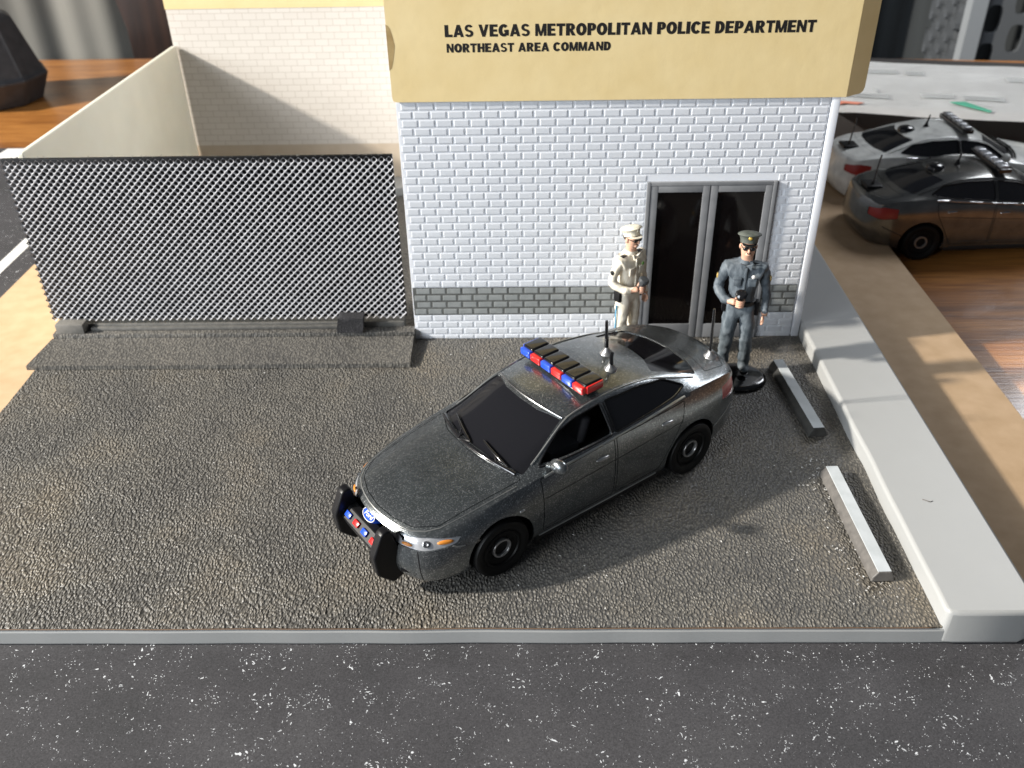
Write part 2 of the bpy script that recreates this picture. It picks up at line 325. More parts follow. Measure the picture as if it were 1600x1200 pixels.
# raised pavement
bm = bmesh.new(); n = 60
prof = []
loop = [(XI + .02 + .02 * noise((0, y * .8, 0)), y) for y in [14 - 23.8 * i / n for i in range(n + 1)]] 
loop += [(XI + .06, -DF + .0), (XI + .25, -DF - .03), (XO - .28, -DF - .03), (XO - .07, -DF + .06), (XO, -DF + .3), (XO, 14)]
prism_bm(bm, loop, (0, 0, 0), (1, 0, 0), (0, 1, 0), (0, 0, 1), -BT + .02, SH)
pv = from_bm('pavement', bm, base, M['grey_plastic'], 50)
bv = pv.modifiers.new('b', 'BEVEL'); bv.width = .07; bv.segments = 3; bv.limit_method = 'ANGLE'; bv.angle_limit = R(60)
bm = bmesh.new(); tube_bm(bm, [(10.72, -7.0, SH + .004), (10.85, -7.08, SH + .006), (10.9, -7.05, SH + .004)], .008, 4)
from_bm('scratch', bm, pv, mat('dirt_mark', (.12, .11, .1), .7))
# ------------------------------------------------------------------ the station
st = empty('police_station', (0, 0, 0)); tag(st, 'white brick model police station with mustard fascia lettered LAS VEGAS METROPOLITAN POLICE DEPARTMENT', 'building')
W_, HT, RH, BW = 10.07, 6.35, .1973, .397
bm = bmesh.new(); box_bm(bm, 9.885, 10.08, -.035, .32, 0, HT, .035); from_bm('corner_post', bm, st, M['white_plastic'], 40)
DX0, DX1, DZ = 5.84, 8.93, 4.30
bm = bmesh.new(); bg_ = bmesh.new()
def brick(b_, x0, x1, z0, z1):
    h, bv = .011, .017
    if x1 - x0 < .06: return
    o = [b_.verts.new((x, .001, z)) for x, z in ((x0, z0), (x1, z0), (x1, z1), (x0, z1))]
    j = lambda: random.uniform(-.0008, .0008)
    m_ = [b_.verts.new((x, -h * .75, z)) for x, z in ((x0 + bv * .5, z0 + bv * .5), (x1 - bv * .5, z0 + bv * .5), (x1 - bv * .5, z1 - bv * .5), (x0 + bv * .5, z1 - bv * .5))]
    t = [b_.verts.new((x, -h + j(), z)) for x, z in ((x0 + bv * 1.3, z0 + bv * 1.3), (x1 - bv * 1.3, z0 + bv * 1.3), (x1 - bv * 1.3, z1 - bv * 1.3), (x0 + bv * 1.3, z1 - bv * 1.3))]
    for a, c in ((o, m_), (m_, t)):
        for i in range(4): b_.faces.new((a[i], a[(i + 1) % 4], c[(i + 1) % 4], c[i]))
    f = b_.faces.new(t)
nrow = 32
for r_ in range(nrow):
    zt = 6.232 - r_ * RH; z0, z1 = zt - RH + .036, zt
    z0 = max(z0, .01)
    if z1 - z0 < .05: continue
    x = .11 - BW * (.5 if r_ % 2 == 0 else 1) + (.5 * BW if r_ % 2 == 0 else .70 * BW)
    grey = 24 <= r_ <= 27
    x -= BW
    while x < 9.84:
        a, c = max(x, .05), min(x + BW - .042, 9.84)
        x += BW
        if c <= a: continue
        segs = [(a, c)]
        if z0 < DZ + .01:
            segs = [(a, min(c, DX0 - .02)), (max(a, DX1 + .02), c)]
        for s0, s1 in segs: 
            if s1 > s0: brick(bg_ if grey else bm, s0, s1, z0, z1)
for f in bm.faces: f.material_index = 0
merge(bm, bg_, 1); box_bm(bm, 0, 9.86, .0, .3, 0, HT, .0, 0)
zt = 6.232 - 24 * RH
box_bm(bm, .02, DX0 - .01, -.006, .002, zt - 4 * RH + .012, zt + .02, 0, 2); box_bm(bm, DX1 + .01, 9.84, -.006, .002, zt - 4 * RH + .012, zt + .02, 0, 2)
fw = from_bm('front_wall', bm, st, M['white_plastic']); fw.data.materials.append(M['brick_grey']); fw.data.materials.append(M['joint_dark'])
# double door
bm = bmesh.new()
for x0, x1, yy in ((DX0, 5.93, -.075), (7.28, 7.44, -.03), (8.84, DX1, -.075)): box_bm(bm, x0, x1, yy, .05, 0.0, DZ, .012)
box_bm(bm, 5.93, 8.84, -.07, .05, DZ - .09, DZ - .002, .01)
from_bm('door_frame', bm, st, M['door_grey'], 40)
for x0, x1 in ((5.945, 7.345), (7.375, 8.83)):
    d = box('door', x0, x0 + .165, -.065, .04, .02, DZ - .095, M['door_grey'], st, .012)
    bm = bmesh.new(); me = d.data; bm.from_mesh(me); box_bm(bm, x1 - .165, x1, -.065, .04, .02, DZ - .095, .012); box_bm(bm, x0 + .165, x1 - .165, -.062, .04, .02, .42, .012); box_bm(bm, x0 + .165, x1 - .165, -.062, .04, DZ - .26, DZ - .095, .012); bm.to_mesh(me); bm.free(); me.shade_smooth(); me.set_sharp_from_angle(angle=R(40))
    box('door_glass', x0 + .16, x1 - .16, -.035, .0, .41, DZ - .25, M['door_glass'], d, 0)
# fascia: folded card with lettering
FB = 6.27
bm = bmesh.new(); pts = [(-.06, 10.4), (-.06, FB + .1), (-.035, FB + .02), (.03, FB), (10.17, FB - .01), (10.17, 10.4)]
prism_bm(bm, pts, (0, 0, 0), (1, 0, 0), (0, 0, 1), (0, -1, 0), .026, .055)
fa = from_bm('fascia', bm, st, M['card_yellow'])
bm = bmesh.new(); prism_bm(bm, [(0, 10.4), (0, FB - .01), (.40, FB + .02), (.47, FB + .07), (.5, FB + .16), (.5, 10.4)], (10.175, -.054, 0), (.9, .43, 0), (0, 0, 1), (-.43, .9, 0), 0, .04)
from_bm('fascia_flap', bm, st, M['card_yellow'])
bm = bmesh.new(); prism_bm(bm, [(-.066, 7.95), (-.02, 7.93), (.03, 7.85), (.07, 7.68), (.10, 7.5), (.07, 7.33), (.03, 7.15), (-.01, 7.02), (-.066, 6.98)], (0, 0, 0), (1, 0, 0), (0, 0, 1), (0, -1, 0), .0553, .0575); from_bm('glue_stain', bm, fa, M['stain'])
def glyph(ch):
    """heavy grotesque capitals as overlapping solid pieces; returns (advance width, [polygon...])"""
    T, H_ = .335, .25       # stem and bar thickness
    def bar(x0, z0, x1, z1): return [(x0, z0), (x1, z0), (x1, z1), (x0, z1)]
    def arc(cx, cz, rx, rz, a0, a1, tx=T, tz=H_, n=14):
        out = []
        for i in range(n):
            a, b_ = R(a0 + (a1 - a0) * i / n), R(a0 + (a1 - a0) * (i + 1) / n)
            out.append([(cx + rx * math.cos(a), cz + rz * math.sin(a)), (cx + rx * math.cos(b_), cz + rz * math.sin(b_)), (cx + (rx - tx) * math.cos(b_), cz + (rz - tz) * math.sin(b_)), (cx + (rx - tx) * math.cos(a), cz + (rz - tz) * math.sin(a))])
        return out
    if ch == ' ': return .33, []
    if ch == 'I': return T, [bar(0, 0, T, 1)]
    if ch == 'L': return .68, [bar(0, 0, T, 1), bar(0, 0, .68, .22)]
    if ch == 'E': return .72, [bar(0, 0, T, 1), bar(0, 0, .72, .21), bar(0, .79, .70, 1), bar(0, .40, .66, .60)]
    if ch == 'T': return .76, [bar(.245, 0, .515, 1), bar(0, .77, .76, 1)]
    if ch == 'H': return .82, [bar(0, 0, T, 1), bar(.55, 0, .82, 1), bar(0, .39, .82, .61)]
    if ch == 'N': return .82, [bar(0, 0, .25, 1), bar(.57, 0, .82, 1), [(0, 1), (.26, 1), (.82, 0), (.56, 0)]]
    if ch == 'M': return .98, [bar(0, 0, .24, 1), bar(.74, 0, .98, 1), [(0, 1), (.30, 1), (.58, 0), (.40, 0)], [(.98, 1), (.68, 1), (.40, 0), (.58, 0)]]
    if ch == 'A': return .92, [[(.32, 1), (.60, 1), (.28, 0), (0, 0)], [(.32, 1), (.60, 1), (.92, 0), (.64, 0)], bar(.24, .17, .68, .37)]
    if ch == 'V': return .88, [[(0, 1), (.28, 1), (.57, 0), (.31, 0)], [(.60, 1), (.88, 1), (.57, 0), (.31, 0)]]
    if ch == 'P': return .74, [bar(0, 0, T, 1), bar(0, .81, .43, 1), bar(0, .36, .43, .55)] + arc(.42, .68, .33, .32, -90, 90)
    if ch == 'R': return .82, [bar(0, 0, T, 1), bar(0, .81, .45, 1), bar(0, .40, .45, .58), [(.30, .42), (.56, .46), (.84, 0), (.53, 0)]] + arc(.44, .70, .33, .30, -90, 90)
    if ch == 'D': return .81, [bar(0, 0, T, 1), bar(0, .79, .38, 1), bar(0, 0, .38, .21)] + arc(.36, .5, .45, .5, -90, 90)
    if ch == 'O': return .90, arc(.45, .5, .46, .515, 0, 360, n=26)
    if ch == 'C': return .84, arc(.45, .5, .46, .515, 38, 322, n=22)
    if ch == 'G': return .90, arc(.45, .5, .46, .515, 42, 330, n=22) + [bar(.48, .36, .88, .55), bar(.64, .08, .88, .5)]
    if ch == 'S': return .76, arc(.38, .715, .36, .30, 20, 270, .25, .19) + arc(.38, .285, .38, .30, 90, -160, .25, .19)
    return .5, []
def text(name, s, x, z, width, h, y, parent, gap=.065):
    adv, polys, k = 0, [], 0
    for ch in s:
        a, ps = glyph(ch)
        for p in ps: polys.append([(q[0] + adv, q[1]) for q in p])
        adv += a + gap
    bm = bmesh.new(); f = width / (adv - gap)
    for n_, p in enumerate(polys):
        if sum(p[i][0] * p[(i + 1) % len(p)][1] - p[(i + 1) % len(p)][0] * p[i][1] for i in range(len(p))) < 0: p = p[::-1]
        bm.faces.new([bm.verts.new((x + q[0] * f, y - .0015 - .00004 * (n_ % 29), z + q[1] * h)) for q in p])
    return from_bm(name, bm, parent, M['ink'])
text('lettering', 'LAS VEGAS METROPOLITAN POLICE DEPARTMENT', 1.21, 7.67, 8.03, .255, -.0555, fa)
text('lettering', 'NORTHEAST AREA COMMAND', 1.235, 7.345, 3.60, .19, -.0555, fa)
# rest of the building body
box('side_wall', .02, .25, .31, 11.0, 0, HT, M['white_plastic'], st); box('side_wall', 9.8, 10.05, .33, 11.0, 0, HT, M['white_plastic'], st)
box('roof', .26, 9.79, .31, 11, HT - .3, HT - .05, M['white_plastic'], st)
# back wall card and left yard wall
bw_ = empty('card_wall', (0, 11.05, 0)); tag(bw_, 'tall pale wall of printed brick card behind the mesh gate', 'wall')
box('printed_panel', -8.95, -.0, .0, .12, 1.56, 6.17, M['brick_print'], bw_, 0); box('plinth', -8.95, -.0, .002, .12, .32, 1.557, M['beige'], bw_, 0)
box('top_band', -8.97, -.0, -.012, .12, 6.173, 8.6, M['card_yellow'], bw_, 0); box('kerb', -8.9, 0, -1.1, .12, .0, .317, M['grey_plastic'], bw_, .03)
bm = bmesh.new(); prism_bm(bm, [(-9.0, 11.0), (-8.84, 11.0), (-9.17, .45), (-9.33, .45)], (0, 0, 0), (1, 0, 0), (0, 1, 0), (0, 0, 1), 0, 5.02)
yw = from_bm('yard_wall', bm, None, M['cream']); bv = yw.modifiers.new('b', 'BEVEL'); bv.width = .03; bv.segments = 2; tag(yw, 'plain cream plastic yard wall running back from the mesh gate', 'wall')
# ------------------------------------------------------------------ mesh gate panel, woven
GX0, GX1, GZ0, GZ1, GY = -9.58, -.28, .56, 4.93, .17
ga = empty('mesh_gate', (0, 0, 0)); tag(ga, 'wide silver mesh gate panel with black backing standing on the kerb', 'gate')
box('backing', GX0 - .075, GX1 + .05, GY + .085, GY + .19, GZ0, GZ1 + .01, M['black'], ga, .015)
bm = bmesh.new(); pitch = .180; q = pitch / 2; K = 12
wx, hz = GX1 - GX0, GZ1 - GZ0; nx, nz = int(wx / q) + 1, int(hz / q)
def dv(x, z):   # diamond outline between the holes: strands cross (and stand proud) at its four corners
    return
for i in range(nx):
    for j in range(nz):
        if (i + j) % 2: continue
        cx_, cz_ = GX0 + (i + 1) * q - .075, GZ0 + (j + 1) * q - .02; over = -.030 
        jr = .0505 + random.uniform(-.003, .003); o_ = []; m_ = []; n_ = []; d_ = []
        for k in range(K):
            a = 2 * math.pi * k / K; ca, sa = math.cos(a), math.sin(a); t = q / (abs(ca) + abs(sa)); e_ = abs(math.cos(2 * a)) ** 2
            o_.append(bm.verts.new((cx_ + ca * t, GY - .010 - .015 * e_, cz_ + sa * t)))
            m_.append(bm.verts.new((cx_ + ca * (jr + .007), GY - .004, cz_ + sa * (jr + .007)))); n_.append(bm.verts.new((cx_ + ca * jr, GY + .012, cz_ + sa * jr)))
        for r0, r1 in ((o_, m_), (m_, n_)):
            for k in range(K): f = bm.faces.new((r0[k], r0[(k + 1) % K], r1[(k + 1) % K], r1[k])); f.smooth = True
bmesh.ops.remove_doubles(bm, verts=bm.verts[:], dist=.0015); bmesh.ops.recalc_face_normals(bm, faces=bm.faces[:])
o = from_bm('wire_mesh', bm, ga, M['mesh_silver']); o.data.shade_smooth()
# kerb / ramp the gate stands on
kr = empty('entry_ramp', (0, 0, 0)); tag(kr, 'long low asphalt ramp strip in front of the mesh gate', 'ramp')
bm = bmesh.new(); A_ = [(-1.42, .01), (-1.42, .13), (-.22, .22), (-.20, .01)]
va = [bm.verts.new((x, y, z)) for x, pr in (((-9.78), A_),) for y, z in pr]; vb = [bm.verts.new((0.0 if y < -1 else -.02, y, z)) for y, z in A_]
va[2].co.x = va[3].co.x = -9.6
bm.faces.new(va); bm.faces.new(vb[::-1])
for i in range(4): bm.faces.new((va[i], vb[i], vb[(i + 1) % 4], va[(i + 1) % 4]))
bmesh.ops.recalc_face_normals(bm, faces=bm.faces[:]); bmesh.ops.subdivide_edges(bm, edges=bm.edges[:], cuts=1)
from_bm('ramp_slope', bm, kr, M['ramp'])
box('kerb', -9.58, -.0, -.197, .12, .01, .33, M['ramp'], kr, .03)
box('kerb', -9.58, -.3, .121, .55, .01, .45, M['kerb_dark'], kr, .03)
box('rail', -8.6, -1.6, -.02, .10, .332, .42, M['kerb_dark'], ga, .02)
tag(box('stop_block', -9.45, -8.72, -.17, .14, .333, .60, M['concrete_block'], bev=.015), 'small grey block at the left foot of the mesh gate', 'block')
bm = bmesh.new(); t = bmesh.new(); bmesh.ops.create_cube(t, size=1); bmesh.ops.subdivide_edges(t, edges=t.edges[:], cuts=4, use_grid_fill=True)
for v in t.verts:
    v.co = Vector((-1.66 + v.co.x * .66 + v.co.z * .06, -.09 + v.co.y * .36, .56 + v.co.z * .44)); nn = v.co * 4; v.co += Vector((noise(nn), noise(nn + Vector((5, 0, 0))), noise(nn + Vector((0, 5, 0))))) * .04
merge(bm, t); tag(from_bm('felt_pad', bm, None, M['felt'], 80), 'fluffy black felt pad holding the right foot of the mesh gate', 'pad')
# ------------------------------------------------------------------ wheel stops
def wheel_stop(xa, ya, xb, yb, label, dark):
    d = Vector((xb - xa, yb - ya, 0)); ln = d.length; ang = math.atan2(d.y, d.x)
    e = empty('wheel_stop', (xa, ya, .004), ang); tag(e, label, 'parking stop', 'parking stops on the lot')
    bm = bmesh.new(); h = .24
    prism_bm(bm, [(-.22, 0), (.22, 0), (.20, .10), (.115, h), (-.115, h), (-.20, .10)], (0, 0, 0), (0, 1, 0), (0, 0, 1), (1, 0, 0), 0, ln)
    o = from_bm('stop_body', bm, e, M['kerb_black'] if dark else M['stop_side']); m_ = o.modifiers.new('b', 'BEVEL'); m_.width = .02; m_.segments = 2
    bm = bmesh.new(); prism_bm(bm, [(-.115, h), (.115, h), (.14, h - .04), (.118, h + .006), (-.118, h + .006), (-.14, h - .04)][0:0] or [(-.125, h + .0), (.125, h + .0), (.12, h + .007), (-.12, h + .007)], (0, 0, 0), (0, 1, 0), (0, 0, 1), (1, 0, 0), .015, ln - .015)
    from_bm('painted_top', bm, e, M['stop_top'])
wheel_stop(9.17, -1.55, 9.42, -4.42, 'pale wheel stop beside the base of the blue uniformed officer', 1)
wheel_stop(9.32, -5.75, 9.43, -8.82, 'pale wheel stop nearest the front of the lot beside the grey pavement', 0)
# ------------------------------------------------------------------ CAR
def lerp(tab, x):
    for (a, va), (b, vb) in zip(tab, tab[1:]):
        if a <= x <= b: t = (x - a) / (b - a); return va + (vb - va) * t
    return tab[0][1] if x < tab[0][0] else tab[-1][1]
XS = [-3.98, -3.85, -3.45, -3.05, -2.55, -1.9, -1.2, -.5, .1, .62, 1.15, 1.68, 1.98, 2.5, 3.0, 3.45, 3.82]
TW = [(-3.98, 1.26), (-3.85, 1.37), (-3.45, 1.50), (-3.05, 1.56), (-2.55, 1.60), (-1.2, 1.62), (1.68, 1.62), (2.5, 1.61), (3.0, 1.58), (3.45, 1.52), (3.82, 1.40)]
TB = [(-3.98, -.22), (-3.85, -.26), (-3.45, -.24), (-3.05, -.20), (-2.55, -.14), (-1.9, -.08), (-1.2, 0), (.1, .05), (.62, .16), (1.15, .22), (1.68, .26), (1.98, .26), (2.5, .30), (3.0, .36), (3.45, .40), (3.82, .42)]
TZB = [(-3.98, 1.72), (-3.85, 1.82), (-3.45, 1.93), (-3.05, 1.985), (-2.55, 2.02), (-1.9, 2.01), (-1.2, 1.96), (-.5, 1.91), (.1, 1.87), (.62, 1.83), (1.15, 1.78), (1.68, 1.72), (1.98, 1.68), (2.5, 1.60), (3.0, 1.50), (3.45, 1.40), (3.82, 1.27)]
TZC = [(-3.98, 1.84), (-3.85, 1.92), (-3.45, 2.00), (-3.05, 2.06), (-2.55, 2.26), (-1.9, 2.50), (-1.2, 2.63), (-.5, 2.67), (.1, 2.62), (.62, 2.49), (1.15, 2.20), (1.68, 1.90), (1.98, 1.80), (2.5, 1.73), (3.0, 1.64), (3.45, 1.54), (3.82, 1.39)]
TWB = [(-3.98, 1.15), (-3.85, 1.25), (-3.45, 1.36), (-3.05, 1.41), (-2.55, 1.45), (-1.9, 1.49), (-1.2, 1.52), (-.5, 1.53), (.62, 1.52), (1.68, 1.48), (2.5, 1.43), (3.0, 1.40), (3.45, 1.33), (3.82, 1.22)]
def ring(x):
    wd, bw_, zb, zc, wb = lerp(TW, x), lerp(TB, x), lerp(TZB, x), lerp(TZC, x), lerp(TWB, x)
    zl = lerp([(-3.98, .55), (-3.45, .38), (-2.5, .34), (2.5, .34), (3.2, .34), (3.82, .36)], x)
    pts = []
    for f in (0, .4, .7, .9): pts.append((x + bw_ * (1 - (f * .9) ** 2) * (1 if abs(x) > 2.6 else 0), wd * .92 * f, zl))
    bx = lambda y: x + bw_ * (1 - min(1, (y / wd)) ** 2)
    pts.append((x, wd * .93, zl + .01))
    for fr, dw in ((.10, -.05), (.32, -.0), (.56, .0), (.80, -.02)): pts.append((x, wd + dw * (1 if abs(x) < 3.4 else .6), zl + (zb - zl) * fr))
    pts.append((x, wb, zb))
    gh = max(0, min(1, (zc - zb - .16) / .45))      # greenhouse amount
    if gh > 0:
        rw = 1.06 + .09 * (1 - gh); rz = zc - .13
        y7 = wb * .5 + rw * .5 + .045
        flat7 = (wb * .86, zb + (zc - zb) * .25); gh_ = gh
        p7 = (flat7[0] * (1 - gh_) + y7 * gh_, flat7[1] * (1 - gh_) + (zb * .5 + rz * .5) * gh_)
        p8 = (wb * .72 * (1 - gh_) + rw * gh_, (zb + (zc - zb) * .62) * (1 - gh_) + rz * gh_)
        p9 = (wb * .40 * (1 - gh_) + rw * .58 * gh_, (zb + (zc - zb) * .9) * (1 - gh_) + (zc - .035) * gh_)
    else: p7 = (wb * .86, zb + (zc - zb) * .28); p8 = (wb * .68, zb + (zc - zb) * .62); p9 = (wb * .36, zb + (zc - zb) * .92)
    for y, z in (p7, p8, p9, (0, zc)): pts.append((bx(y) if y < wb else x, y, z))
    return pts
def body_cage():
    bm = bmesh.new(); rings = []
    for x in XS:
        pr = ring(x); left = [bm.verts.new(p) for p in pr]; right = [left[0]] + [bm.verts.new((p[0], -p[1], p[2])) for p in pr[1:-1]] + [left[-1]]
        rings.append((left, right))
    for (l0, r0), (l1, r1) in zip(rings, rings[1:]):
        for i in range(len(l0) - 1):
            bm.faces.new((l0[i], l1[i], l1[i + 1], l0[i + 1])); bm.faces.new((r0[i], r0[i + 1], r1[i + 1], r1[i]))
    # end caps: 9 columns x 6 rows
    for (l, r), sg, x in ((rings[0], -1, XS[0]), (rings[-1], 1, XS[-1])):
        # columns by fraction index 0(center) ..4(edge);  bottom idx 0..4, side 5..8, belt 9, top 10..13
        nside = 5; rows = []
        bot = [r[4], r[3], r[2], r[1], l[0], l[1], l[2], l[3], l[4]]
        top = [r[9], r[10], r[11], r[12], l[13], l[12], l[11], l[10], l[9]]
        rows.append(bot)
        off = {5: .10, 6: .17, 7: .12, 8: .06}
        for s in range(5, 9):
            row = [r[s]]
            for c in range(1, 8):
                t = (s - 4) / 5; a, b_ = bot[c].co, top[c].co; p = a.lerp(b_, t)
                edge = l[s].co; f = abs(c - 4) / 4
                p.z = edge.z * f + (a.z + (b_.z - a.z) * t) * (1 - f); p.y = (c - 4) / 4 * abs(edge.y) * (1.02 if f < .99 else 1)
                bow = lerp(TB, x); p.x = x + bow * (1 - f ** 2) + sg * off[s] * (1 - f ** 4)
                row.append(bm.verts.new(p))
            row.append(l[s]); rows.append(row)
        rows.append(top)
        for a, b_ in zip(rows, rows[1:]):
            for c in range(8): bm.faces.new((a[c], a[c + 1], b_[c + 1], b_[c]))
    bmesh.ops.recalc_face_normals(bm, faces=bm.faces[:])
    cl = bm.edges.layers.float.new('crease_edge')
    for (l0, r0), (l1, r1) in zip(rings, rings[1:]):
        for i, cv in ((9, .75), (4, .5), (11, .6), (5, .3)):
            for a, b_ in ((l0, l1), (r0, r1)):
                e = bm.edges.get((a[i], b_[i]))
                if e: e[cl] = cv
    return bm
def body_shell():
    bm = body_cage(); me = bpy.data.meshes.new('cage'); bm.to_mesh(me); bm.free()
    o = bpy.data.objects.new('cage', me); COL.objects.link(o)
    s = o.modifiers.new('s', 'SUBSURF'); s.levels = 2; s.render_levels = 2
    so = o.modifiers.new('t', 'SOLIDIFY'); so.thickness = .055; so.offset = -1; so.use_even_offset = False
    r = evaluated(o)
    o.modifiers['t'].thickness = .02; bpy.context.view_layer.update()
    # inset shell for glass
    o.modifiers.remove(so); dp = o.modifiers.new('d', 'DISPLACE'); dp.strength = -.022; dp.mid_level = 0
    so = o.modifiers.new('t', 'SOLIDIFY'); so.thickness = .02; so.offset = -1
    g_ = evaluated(o); bpy.data.objects.remove(o); return r, g_
def off_poly(pts, d):
    """inset polygon by d (negative grows)"""
    c = []; n = len(pts); area_ = sum(pts[i][0] * pts[(i + 1) % n][1] - pts[(i + 1) % n][0] * pts[i][1] for i in range(n)); sg = 1 if area_ > 0 else -1
    for i in range(n):
        p0, p1, p2 = Vector(pts[i - 1]), Vector(pts[i]), Vector(pts[(i + 1) % n]); e1 = (p1 - p0).normalized(); e2 = (p2 - p1).normalized()
        n1 = Vector((-e1.y, e1.x)) * sg; n2 = Vector((-e2.y, e2.x)) * sg; b_ = (n1 + n2); b_ = b_ / max(.35, b_.length_squared / 2) ; c.append(tuple(p1 + b_ / 1 * d * (1 if b_.length else 0) * .5 * 2 / 2 * 1.0))
    return c
def rnd(pts, r=.06, k=3):
    """rounded corners"""
    out = []; n = len(pts)
    for i in range(n):
        p0, p1, p2 = Vector(pts[i - 1]), Vector(pts[i]), Vector(pts[(i + 1) % n]); a = (p0 - p1); b_ = (p2 - p1); rr = min(r, a.length * .4, b_.length * .4)
        A1 = p1 + a.normalized() * rr; B1 = p1 + b_.normalized() * rr
        for j in range(k + 1): t = j / k; q_ = A1 * (1 - t) ** 2 + p1 * 2 * t * (1 - t) + B1 * t ** 2; out.append((q_.x, q_.y))
    return out
X, Y, Z = (1, 0, 0), (0, 1, 0), (0, 0, 1)
PF_DOOR = rnd([(1.50, .52), (-.27, .52), (-.27, 1.85), (1.50, 1.72)], .05)
PR_DOOR = rnd([(-.31, .52), (-1.52, .52), (-1.78, .98), (-2.10, 1.52), (-2.17, 1.92), (-.31, 1.86)], .05)
PF_WIN = rnd([(1.42, 1.84), (-.25, 1.93), (-.23, 2.46), (.40, 2.38), (.80, 2.25)], .05)
PR_WIN = rnd([(-.33, 1.94), (-1.95, 2.055), (-2.34, 2.11), (-1.9, 2.33), (-1.2, 2.44), (-.33, 2.47)], .06)
P_WIND = rnd([(.64, -.98), (.80, 0), (.64, .98), (1.72, 1.24), (2.02, .6), (2.06, 0), (2.02, -.6), (1.72, -1.24)], .06)
P_WIND = rnd([(.60, .99), (1.74, 1.28), (1.95, .65), (2.0, 0), (1.95, -.65), (1.74, -1.28), (.60, -.99), (.78, -.5), (.82, 0), (.78, .5)], .07)
P_REAR = rnd([(-1.80, .86), (-1.98, .45), (-2.02, 0), (-1.98, -.45), (-1.80, -.86), (-2.85, -1.13), (-3.06, -.65), (-3.13, 0), (-3.06, .65), (-2.85, 1.13)], .07)
P_HOOD = rnd([(1.78, 1.33), (2.06, .7), (2.12, 0), (2.06, -.7), (1.78, -1.33), (3.50, -1.18), (3.86, -.90), (4.02, -.45), (4.07, 0), (4.02, .45), (3.86, .90), (3.50, 1.18)], .08)
P_TRUNK = rnd([(-3.13, 1.12), (-3.27, .6), (-3.31, 0), (-3.27, -.6), (-3.13, -1.12), (-3.75, -1.08), (-4.0, -.6), (-4.05, 0), (-4.0, .6), (-3.75, 1.08)], .06)
def shift(p, d):  # grow or shrink about each vertex normal
    return off_poly(p, d)
def cutter(items):
    bm = bmesh.new()
    for pts, plane, t0, t1 in items:
        if plane == 'xz': prism_bm(bm, pts, (0, 0, 0), X, Z, Y, t0, t1)
        elif plane == 'xy': prism_bm(bm, pts, (0, 0, 0), X, Y, Z, t0, t1)
        elif plane == 'yz': prism_bm(bm, pts, (0, 0, 0), Y, Z, X, t0, t1)
        else: # ('diag', angle)
            a = plane[1]; prism_bm(bm, pts, (0, 0, 0), (-math.sin(a), math.cos(a), 0), Z, (math.cos(a), math.sin(a), 0), t0, t1)
    return bm
def mirror_x(pts): return [(-p[0], p[1]) for p in pts]
print('building car shell')
SHELL, GSHELL = body_shell()
HL_A = R(38)
P_HEAD = rnd([(-1.98, 1.14), (-1.43, 1.11), (-.90, 1.18), (-.82, 1.29), (-1.38, 1.335), (-1.96, 1.31)], .04)
TL_A = R(180 - 42)
P_TAIL = rnd([(1.12, 1.42), (1.5, 1.36), (2.05, 1.42), (2.05, 1.64), (1.5, 1.74), (1.15, 1.72)], .04)
P_GRILLE = rnd([(-.86, 1.27), (-.78, .96), (-.66, .82), (.66, .82), (.78, .96), (.86, 1.27), (.5, 1.315), (0, 1.33), (-.5, 1.315)], .05)
def diag(sign, a): return ('diag', a * 1 if sign > 0 else -a)
def headpoly(sign): return P_HEAD if sign > 0 else mirror_x(P_HEAD)
def tailpoly(sign):
    return P_TAIL if sign > 0 else mirror_x(P_TAIL)
parts_def = {}
